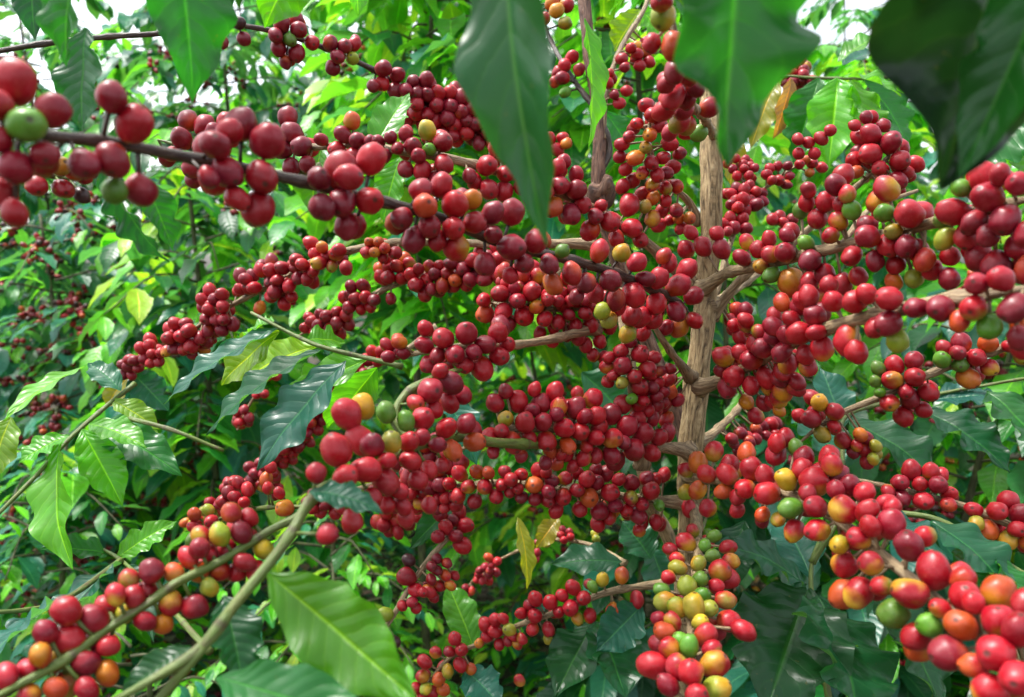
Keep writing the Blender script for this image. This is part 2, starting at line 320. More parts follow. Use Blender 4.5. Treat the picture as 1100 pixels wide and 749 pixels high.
bough('U1', 'pale', [(752,240,.63),(738,215,.62),(716,195,.60),(700,170,.58),(697,140,.57),(705,110,.57)], 3.0, 2.0, 'twig',
 "695,114,10,r 684,133,8,r 701,124,10,r 698,145,9,o 720,155,9,r 708,134,9,m 668,156,8,r 666,168,8,r 684,168,10,o 700,175,9,r 706,188,9,r 678,195,9,r 701,198,9,o 701,213,8,o 690,208,8,r 715,202,8,o 676,147,6,r 692,160,8,Y 712,170,8,r 722,180,9,r 726,200,9,r 715,216,8,r 690,186,8,m 672,182,8,r 730,165,8,d 716,185,8,d",
 ["722,235,18,12,7,8,rro"], back=0.3)
bough('H2', 'pale', [(768,150,.635),(757,128,.54),(742,110,.44),(728,60,.39),(716,-10,.35)], 3.4, 2.2, 'twig',
 "712,17,16,Y 723,50,17,o 725,77,14,r 723,104,15,r 730,131,13,o 701,47,9,r 713,119,13,r 740,81,12,r 737,104,13,r 754,118,12,r 737,134,11,o 750,143,10,g 747,95,10,d 716,90,11,r 711,2,14,o 735,118,11,r 720,142,10,r", back=.4, fo=0.9)
bough('T1a', 'pale', [(748,478,.63),(770,462,.66),(792,440,.70),(806,415,.74)], 4.0, 2.6, 'twig', '', ["800,475,16,10,6,7,dr", "824,462,12,10,5,7,dd"], back=.3)
bough('T1b', 'pale', [(760,330,.62),(785,315,.66),(812,296,.70),(850,270,.76)], 4.2, 2.4, 'twig', '', ["790,345,12,14,6,8,rr", "842,236,14,8,4,7,rr"], back=.2)
bough('T1c', 'pale', [(742,405,.61),(722,380,.58),(705,355,.56),(690,330,.55)], 3.4, 2.2, 'twig',
 "718,408,9,r 713,435,10,r 728,430,8,r 720,420,9,o 705,420,8,d 716,450,9,r", back=.3)
# --- the tree with the thin brown stem, middle
bough('B1', 'brown', [(742,306,.63),(700,266,.60),(664,242,.58),(632,222,.56),(580,198,.54),(540,186,.53),(505,176,.52),(470,168,.51),(425,162,.51),(390,155,.52),(345,158,.54),(310,160,.56)], 4.6, 2.2, 'twig',
 "444,158,11,r 476,153,12,r 459,140,11,y 461,161,8,g 436,145,9,d 476,178,12,r 454,182,11,r 436,182,10,d 523,178,13,r 543,187,11,r 525,203,12,r 510,195,10,r 540,205,11,r 570,215,9,r 535,158,12,r 600,198,12,r 619,205,12,r 600,182,10,r 619,188,9,r 614,229,12,d 594,222,13,o 605,175,9,r 676,220,13,r 654,237,12,r 678,245,12,r 701,235,10,o 634,247,12,r 693,222,8,Y 378,130,10,o 368,145,10,d 385,151,10,d 309,126,12,d 314,143,12,d 326,158,13,d 330,176,10,d 302,160,13,d 313,180,11,d 640,232,10,r 662,256,10,r 688,258,10,r 580,178,10,r 560,200,10,r 588,205,10,r 505,190,9,r 450,168,9,r 468,190,9,r 362,160,10,r 380,168,10,r 345,150,8,r 400,168,9,d 645,222,8,r 622,218,10,r",
 ["412,158,16,10,5,8,rd"], back=0.3, fo=0.6)
bough('B1b', 'brown', [(345,182,.56),(300,186,.56),(250,175,.56),(205,160,.57),(170,150,.58)], 2.6, 1.8, 'green',
 "203,130,12,d 195,150,12,d 220,135,12,r 208,180,13,r 208,192,11,r 232,138,10,d 218,158,11,r 186,165,10,r 250,150,9,r", back=.3)
bough('U2', 'brown', [(640,190,.72),(655,160,.72),(640,120,.72),(612,80,.74),(590,40,.77),(575,-5,.8)], 3.0, 2.0, 'dark',
 "614,62,8,r 604,84,8,d 607,70,8,r 607,99,7,g 597,10,9,y 607,25,8,Y 622,75,7,r 596,88,7,r 585,20,7,o 598,160,8,r 590,150,8,r 605,150,7,o",
 ["600,0,12,8,4,8,yo"], back=.4)
bough('U3', 'brown', [(646,150,.72),(652,95,.72),(668,50,.74),(692,10,.76),(700,-20,.78)], 3.0, 2.2, 'twig',
 "668,64,7,r 678,52,6,r 671,72,6,r 653,89,7,r 673,98,7,r 665,111,7,r 660,102,6,d 655,80,6,r", ["690,60,10,14,6,7,ro"], back=.4)
bough('A1', 'brown', [(640,262,.66),(590,262,.66),(520,262,.66),(440,260,.66),(390,266,.67),(335,282,.69),(300,302,.71),(260,322,.73),(225,342,.75),(190,368,.77),(150,390,.80),(134,398,.82)], 4.2, 1.6, 'twig',
 "279,331,8,o 303,310,9,r 293,294,9,r 266,307,9,r 320,282,9,r 335,263,9,r 333,300,9,r 363,270,9,r 188,358,9,r 208,364,9,r 188,372,9,d 161,366,8,r 179,377,7,o",
 ["140,394,11,9,7,7,rrd","163,380,12,10,7,7,rrd","196,355,13,8,6,8,rr","229,325,12,11,8,7.5,rrd","236,347,13,9,7,8,rrd","210,372,14,9,6,7.5,rro","265,303,10,10,5,8,rrd","292,292,11,10,6,8.5,rrd","303,314,10,9,5,8,rr","327,290,12,10,6,8,rrd","352,276,14,9,6,8,ro","410,268,18,8,7,7.5,ro"], back=.4)
bough('A2', 'brown', [(600,296,.64),(540,290,.66),(479,290,.68),(439,301,.69),(392,321,.71),(345,348,.74),(318,362,.77)], 3.6, 1.8, 'twig',
 "385,319,8,r 414,267,9,r 412,297,9,r 441,292,9,r 449,305,9,r 420,321,7,r 486,302,8,r 371,286,8,r",
 ["384,322,16,12,9,8,rrd","342,350,14,10,8,7.5,rrd","364,346,12,12,7,7.5,rrd","430,290,22,10,9,8,rro","470,300,22,13,12,8,rrdo","497,290,18,14,9,8.5,rrd","525,282,15,14,8,9,rr"], back=0.3, fo=0.5)
bough('M1', 'brown', [(640,352,.60),(590,365,.56),(540,372,.53),(500,372,.51),(455,378,.52),(432,384,.54)], 3.6, 2.2, 'twig',
 "456,371,11,r 476,364,14,r 501,358,14,r 489,381,12,r 535,358,13,r 520,371,12,d 536,383,13,r 518,396,14,r 456,353,9,r 461,391,11,r 510,378,10,d 470,382,10,r 500,392,10,r 545,370,10,r 480,396,8,o", ["424,376,8,10,6,8,ood"], back=0.3)
bough('M2', 'brown', [(668,318,.62),(630,328,.60),(590,332,.59),(550,328,.59),(515,325,.60)], 3.6, 2.2, 'twig',
 "521,336,11,o 520,324,9,r 542,315,11,r 542,334,11,r 562,339,13,r 558,322,10,r 570,315,11,r 584,341,10,r 600,346,9,r 580,358,8,r 594,363,8,r 629,332,9,r 634,349,10,r 622,364,9,r 644,366,9,r 637,380,8,o 605,325,9,r 590,322,9,r 575,330,9,o 610,338,8,r 550,345,8,d 655,350,9,r 618,350,9,r 630,372,8,r 648,384,8,r 533,347,8,r 610,360,7,d",
 ["560,300,26,12,16,8,rroo","610,312,22,14,12,8.5,rrd","640,322,18,12,9,8,rr"], back=0.25)
# --- the third stem, low in the middle
bough('M4', 'grey', [(690,500,.60),(682,450,.58),(676,400,.57),(672,360,.57)], 3.8, 2.4, 'twig',
 "671,393,11,r 688,381,11,r 668,379,9,r 653,395,9,o 668,410,8,Y 653,410,8,r 688,415,11,r 696,398,11,r 680,427,7,g 660,403,8,r 702,384,8,r 676,368,8,d 680,404,9,r 655,384,8,r 690,430,8,r", ["706,412,10,14,6,8,ddr"], back=0.25)
bough('M5', 'grey', [(740,484,.62),(715,481,.60),(690,478,.58),(650,470,.56),(605,462,.54),(560,460,.53),(525,468,.53),(490,486,.54)], 4.4, 2.6, 'twig',
 "532,433,11,r 555,430,13,r 580,432,12,d 597,423,11,r 600,437,11,o 617,438,12,r 637,428,12,m 543,451,10,y 565,455,13,r 584,452,11,r 605,458,13,r 550,475,13,r 528,469,12,r 587,474,13,r 624,462,11,o 641,448,11,r 657,445,12,d 668,435,11,r 673,458,13,r 691,465,12,r 684,450,11,r 657,470,12,m 656,489,12,r 681,482,12,r 610,479,10,o 640,470,10,r 572,442,9,d 627,448,9,r 598,447,9,d 568,468,9,r 538,463,9,r 644,460,10,r 700,448,9,r 708,470,10,r 700,487,10,r 640,490,9,o 670,475,9,d 592,488,8,o 620,424,8,m 560,490,8,r 717,465,10,r 575,420,8,r 545,422,9,r 530,485,8,r 630,482,8,r 510,473,9,r",
 ["700,432,14,10,8,8,rrd","610,495,26,7,7,8,rro"], back=0.22)
bough('M6', 'grey', [(736,540,.63),(700,538,.62),(650,532,.61),(600,526,.60),(565,521,.60),(535,519,.60),(500,522,.61),(470,524,.63),(430,520,.65)], 4.2, 2.2, 'twig',
 "494,509,10,o 513,507,9,o 503,523,9,o 521,523,10,o 491,533,9,r 510,539,9,r 533,533,9,r 574,521,11,o 592,519,9,d 580,506,10,r 607,514,9,m 589,536,10,r 605,534,10,r 575,536,8,r 597,548,9,r 631,516,10,r 651,509,10,r 632,536,11,o 653,528,11,r 644,549,11,r 661,543,9,d 642,563,9,r 624,546,9,r 678,521,10,r 678,533,9,o 698,528,11,m 685,553,11,r 703,561,9,r 688,568,8,o 708,543,7,g 712,511,8,r 620,526,9,r 560,510,8,r 560,534,8,d 642,520,9,d 665,515,8,r 640,505,8,r 620,508,8,r 690,540,9,r 672,548,8,r 695,515,9,d 524,508,8,o 482,520,8,o 590,526,9,d 655,556,8,m 586,508,7,r",
 ["455,512,20,16,12,9,rrd","430,535,22,12,12,8.5,rrro","480,540,14,9,6,8,rd","470,490,24,10,9,10,rrd","548,516,10,12,5,8,rr"], back=0.25)
bough('M7', 'grey', [(500,558,.66),(479,580,.64),(452,613,.63),(425,657,.62),(408,686,.62),(398,712,.63)], 2.6, 2.2, 'twig',
 "473,553,9,r 493,551,9,r 481,568,9,r 498,565,10,r 471,576,8,r 496,585,10,r 439,602,8,b 437,620,11,r 447,633,9,r 395,659,9,r 414,660,9,Y 400,677,9,r 424,689,7,b 459,633,8,o 486,560,7,d 488,575,8,d",
 ["472,606,7,6,4,6,rd","478,622,8,6,5,6.5,ro","462,632,10,8,5,6.5,ro","440,650,8,6,3,6,rp"], back=.2, fo=0.4)
bough('M8', 'grey', [(715,628,.68),(690,630,.67),(651,637,.66),(600,657,.66),(557,672,.67),(520,690,.69),(485,705,.70),(455,740,.72)], 3.2, 1.8, 'twig',
 "684,644,9,r 659,655,8,o 668,618,9,o 647,623,8,y 626,642,9,r 616,632,9,r 612,652,10,r 632,662,8,o 622,664,8,Y 592,647,9,r 574,645,9,r 574,660,9,r 589,676,8,r 572,676,8,r 589,687,6,Y 560,659,7,r 533,667,8,r 533,677,8,r 548,677,8,Y 537,692,7,r 521,671,8,r 523,684,7,r 515,691,6,y 489,687,8,r 496,697,8,r 494,714,8,r 483,700,7,r 506,719,7,o 481,721,8,Y 468,701,7,o 456,711,8,r 454,728,8,m 471,729,8,o 476,741,8,o 604,641,8,r 600,657,7,r 637,630,7,g 558,731,7,o 570,650,7,d 540,665,7,r",
 ["553,688,8,6,4,6,ro","450,743,12,5,5,7,rY"], back=.3, fo=0.4)
bough('M9', 'grey', [(672,606,.78),(650,592,.80),(625,583,.82),(590,580,.85),(560,590,.90),(520,612,.95),(495,640,1.0)], 2.2, 1.4, 'twig', '',
 ["606,574,7,5,5,4.5,rd","583,582,6,5,3,4.5,rY","575,596,5,4,2,5,r","527,607,10,8,6,5,rro","518,618,9,7,6,5,rd","500,636,8,6,5,4.5,rd","640,578,5,5,2,5,rY"], back=.2)
bough('N1', 'grey', [(470,352,.84),(430,380,.84),(385,405,.85),(345,440,.86),(310,480,.88),(270,515,.90),(225,550,.93)], 3.2, 1.6, 'twig', '',
 ["384,404,12,10,9,7,rd","357,420,11,12,10,7,ddr","336,446,13,12,13,7,dr","320,468,13,10,11,7,drr","300,490,13,10,10,7,drr","280,508,12,9,8,7,ddr","255,526,12,8,8,7,rrd","230,548,12,9,8,6.5,rY","209,562,9,8,5,6,roY","405,385,10,8,5,7,rd","288,516,9,7,5,7,oro"], back=.5)
bough('N2', 'grey', [(300,385,.95),(285,410,.95),(268,435,.96),(255,462,.98)], 2.2, 1.4, 'twig', '', ["279,420,6,5,4,5.5,r","262,446,7,8,6,6,rd","293,402,5,6,3,5.5,r"], back=.3)
bough('N3', 'grey', [(430,500,.72),(400,520,.73),(370,530,.75),(340,548,.77)], 2.6, 1.8, 'twig', '', ["350,540,18,10,11,8,rrd","425,560,14,9,8,8,rro","440,488,22,10,9,9,rd"], back=.4)
# --- boughs built apart as separate things; several grow from the middle trees
bough('F1', 'left bough', [(-45,128,.255),(20,142,.262),(60,147,.27),(110,152,.285),(160,161,.30),(215,172,.32),(290,187,.34),(350,202,.36),(430,222,.385),(480,237,.40),(540,262,.425),(615,280,.46),(655,292,.49),(705,312,.53),(738,332,.575)], 2.3, 3.6, 'dark',
 "17,88,24,r 57,119,21,d 27,138,22,g 18,178,20,d 0,150,18,r 45,165,17,d -4,112,18,r 3,210,14,r 15,228,13,r 123,108,19,d 142,130,21,r 119,172,21,r 92,176,18,d 151,205,20,d 123,205,14,g 262,136,19,d 285,150,21,r 232,155,18,d 246,142,16,r 243,187,20,d 281,190,21,r 276,224,21,r 226,190,12,d 255,212,14,r 343,192,15,d 350,222,17,d 366,190,20,r 399,171,18,r 393,216,18,r 371,190,17,o 368,218,17,d 372,241,15,d 452,205,14,p 476,202,14,r 457,224,15,o 488,220,17,r 505,215,13,o 461,245,14,r 510,239,14,r 487,243,14,r 447,256,15,d 432,235,14,d 550,228,16,r 529,229,14,d 490,265,17,o 548,265,17,d 521,284,14,r 575,260,15,r 548,296,10,r 590,284,13,d 614,294,13,r 594,305,13,y 629,305,13,d 654,300,14,d 644,270,12,r 668,272,11,y 684,282,12,p 604,270,8,g 706,300,12,r 681,317,14,r 705,326,13,r 679,339,13,r 701,344,12,r 728,307,14,r 725,329,13,d 730,351,13,o 647,334,10,Y 654,344,10,Y 674,359,10,Y 661,322,12,r 640,315,10,r 620,318,9,d 716,352,9,r 664,330,10,r 692,357,9,r 745,345,10,r 468,255,11,r 530,252,11,d 563,283,12,d 718,282,10,r 738,290,12,r 745,318,11,r 692,300,10,d", back=.35, fo=0.55)
bough('F0', 'left low bough', [(-40,180,.42),(20,185,.43),(60,190,.44),(95,196,.46)], 1.9, 1.4, 'green',
 "65,180,12,Y 40,198,12,o 68,203,12,o 88,210,9,b 5,212,15,r 17,229,14,r 48,184,9,g 78,185,10,o 90,190,9,r", back=.2)
bough('B0', 'top bough', [(-30,60,.52),(40,48,.53),(110,40,.55),(170,36,.57),(235,27,.60),(290,33,.63),(350,52,.66),(395,72,.68),(430,92,.70),(480,118,.72),(530,148,.74),(585,178,.76)], 1.9, 2.8, 'dark',
 "238,45,8,d 262,42,8,d 257,25,8,b 302,27,10,d 318,22,9,d 320,32,10,d 299,50,9,d 318,58,10,d 335,46,9,r 308,66,8,d 297,38,9,d 312,42,8,g 355,47,9,d 370,52,9,d 358,72,9,d 378,62,8,Y 363,60,9,d 380,48,8,r 412,74,10,d 427,81,9,r 410,90,9,r 425,97,9,d 402,92,8,d",
 ["452,98,14,9,9,8.5,rdd","455,118,16,10,10,9,rrd","480,112,16,12,11,9,rrd","500,122,13,14,10,9,rd","485,135,16,9,8,9,rrd","515,140,12,12,7,9,rd","540,158,12,10,5,9,rr"], back=.35, fo=0.5)
bough('L1', 'low bough', [(345,528,.40),(323,553,.385),(290,570,.375),(242,600,.36),(188,627,.345),(165,644,.34),(114,677,.325),(67,711,.31),(10,741,.295),(-40,770,.28)], 2.2, 1.9, 'green',
 "71,659,18,r 101,667,17,r 111,655,12,r 52,682,13,d 71,689,17,o 45,702,11,o 114,694,13,p 87,713,15,d 111,721,14,o 77,731,18,o 32,719,11,p 10,734,13,p 34,737,10,o 161,617,15,d 156,634,13,r 143,625,10,m 145,647,10,r 182,650,14,m 210,650,15,d 156,666,12,r 175,667,11,o 135,659,10,Y 188,615,10,o 215,613,12,o 203,600,10,r 224,595,10,r 215,588,8,r 220,578,8,o 224,632,11,Y 235,613,8,r 249,551,12,o 254,573,13,d 239,576,13,Y 266,558,11,r 257,597,13,p 283,590,12,Y 256,610,12,r 272,612,12,r 243,588,9,r 268,580,9,r 62,705,10,m 92,740,14,r 55,740,12,o 128,640,9,o 98,690,11,d", back=.3, fo=-0.15)
bough('L3', 'low back bough', [(330,545,.62),(290,545,.64),(250,552,.66),(215,570,.68),(195,590,.70)], 2.0, 1.5, 'green',
 "209,553,8,o 209,566,8,r 227,560,8,r 224,548,7,Y 207,580,8,g 256,519,8,r 245,530,8,d 252,534,8,r 266,526,8,r 286,516,8,o 288,524,7,o 291,502,7,r 306,546,11,o 240,538,8,r 262,540,7,r 232,572,7,g 300,530,7,r", back=.2)
bough('L2', 'green shoot', [(650,478,.57),(600,478,.54),(540,476,.49),(490,470,.46),(446,480,.42),(405,500,.385),(362,518,.355),(336,533,.335),(313,573,.32),(286,610,.31),(252,650,.30),(218,694,.29),(168,728,.28),(90,770,.27)], 3.8, 2.0, 'green',
 "378,455,18,r 361,483,19,r 400,479,15,d 390,437,14,y 415,443,12,g 436,452,11,g 420,475,13,Y 439,475,12,r 479,460,12,r 501,455,12,r 510,475,12,o 486,484,13,o 441,495,12,r 415,514,17,p 393,505,17,r 371,512,15,r 378,560,14,r 352,574,11,d 449,516,12,r 417,541,10,r 432,544,10,r 461,543,9,o 427,529,10,r 340,508,11,r 461,505,11,r 470,478,10,d 400,535,12,r 415,498,11,o 453,470,10,r 475,500,9,r", back=.4)
bough('C2', 'green shoot', [(446,480,.43),(425,448,.44),(436,424,.45),(462,408,.46),(500,396,.50)], 2.4, 3.0, 'green',
 "461,421,16,r 483,410,15,d 454,450,14,r 484,432,13,r 466,440,11,r 495,425,11,r 474,400,10,r 448,432,11,o", back=.4)
bough('R5', 'right bough', [(1125,358,.60),(1093,368,.60),(1045,385,.61),(996,403,.62),(950,425,.63),(908,442,.64),(875,462,.65),(855,480,.66)], 3.8, 2.4, 'twig',
 "960,393,11,r 982,403,12,r 982,390,11,r 960,411,12,o 955,432,11,o 979,427,12,r 996,422,11,r 991,440,10,r 970,447,11,m 944,396,8,g 942,410,7,g 945,421,7,g 1031,369,11,d 1016,374,9,r 1050,383,11,r 1060,371,11,o 1013,386,10,g 1031,390,9,g 1063,395,10,m 1040,406,12,o 881,433,10,y 895,443,11,o 871,450,12,r 859,447,9,r 885,465,10,Y 907,474,10,m 925,469,8,y 927,482,8,r 939,479,7,Y 932,496,8,r 970,418,9,r 1028,380,9,r 894,458,8,r 1085,372,9,r 1097,384,9,Y 920,480,7,o 938,492,7,Y", back=.4, fo=0.5)
bough('R6', 'right low bough', [(1130,585,.56),(1100,571,.57),(1060,553,.58),(1033,543,.59),(985,530,.60),(945,521,.61),(905,512,.62)], 3.2, 2.0, 'twig',
 "979,506,11,r 1001,507,10,o 967,519,10,r 1006,521,11,r 967,534,10,d 992,538,12,r 1019,531,9,r 1019,541,9,r 1046,549,10,r 1071,549,11,r 1083,538,12,r 1063,570,13,o 1082,578,11,y 1096,553,12,r 990,520,9,r 955,528,8,o 1092,570,10,r 1050,562,9,Y 1101,582,9,o 1010,510,8,r", back=.3, fo=0.6)
bough('R7', 'right edge bough', [(1130,130,.52),(1100,118,.53),(1078,126,.55),(1062,140,.57)], 2.6, 1.8, 'green',
 "1090,114,11,r 1066,131,10,r 1087,134,10,r 1073,148,9,r 1097,98,10,o 1065,117,9,Y 1098,130,9,r 1080,122,9,d", back=.3)
bough('R8', 'top right shoot', [(935,84,.90),(905,84,.90),(872,83,.90),(850,80,.91)], 1.5, 1.3, 'green', '', ["853,74,12,7,8,6.5,ro","858,86,12,6,7,6.5,rd"], back=.4)

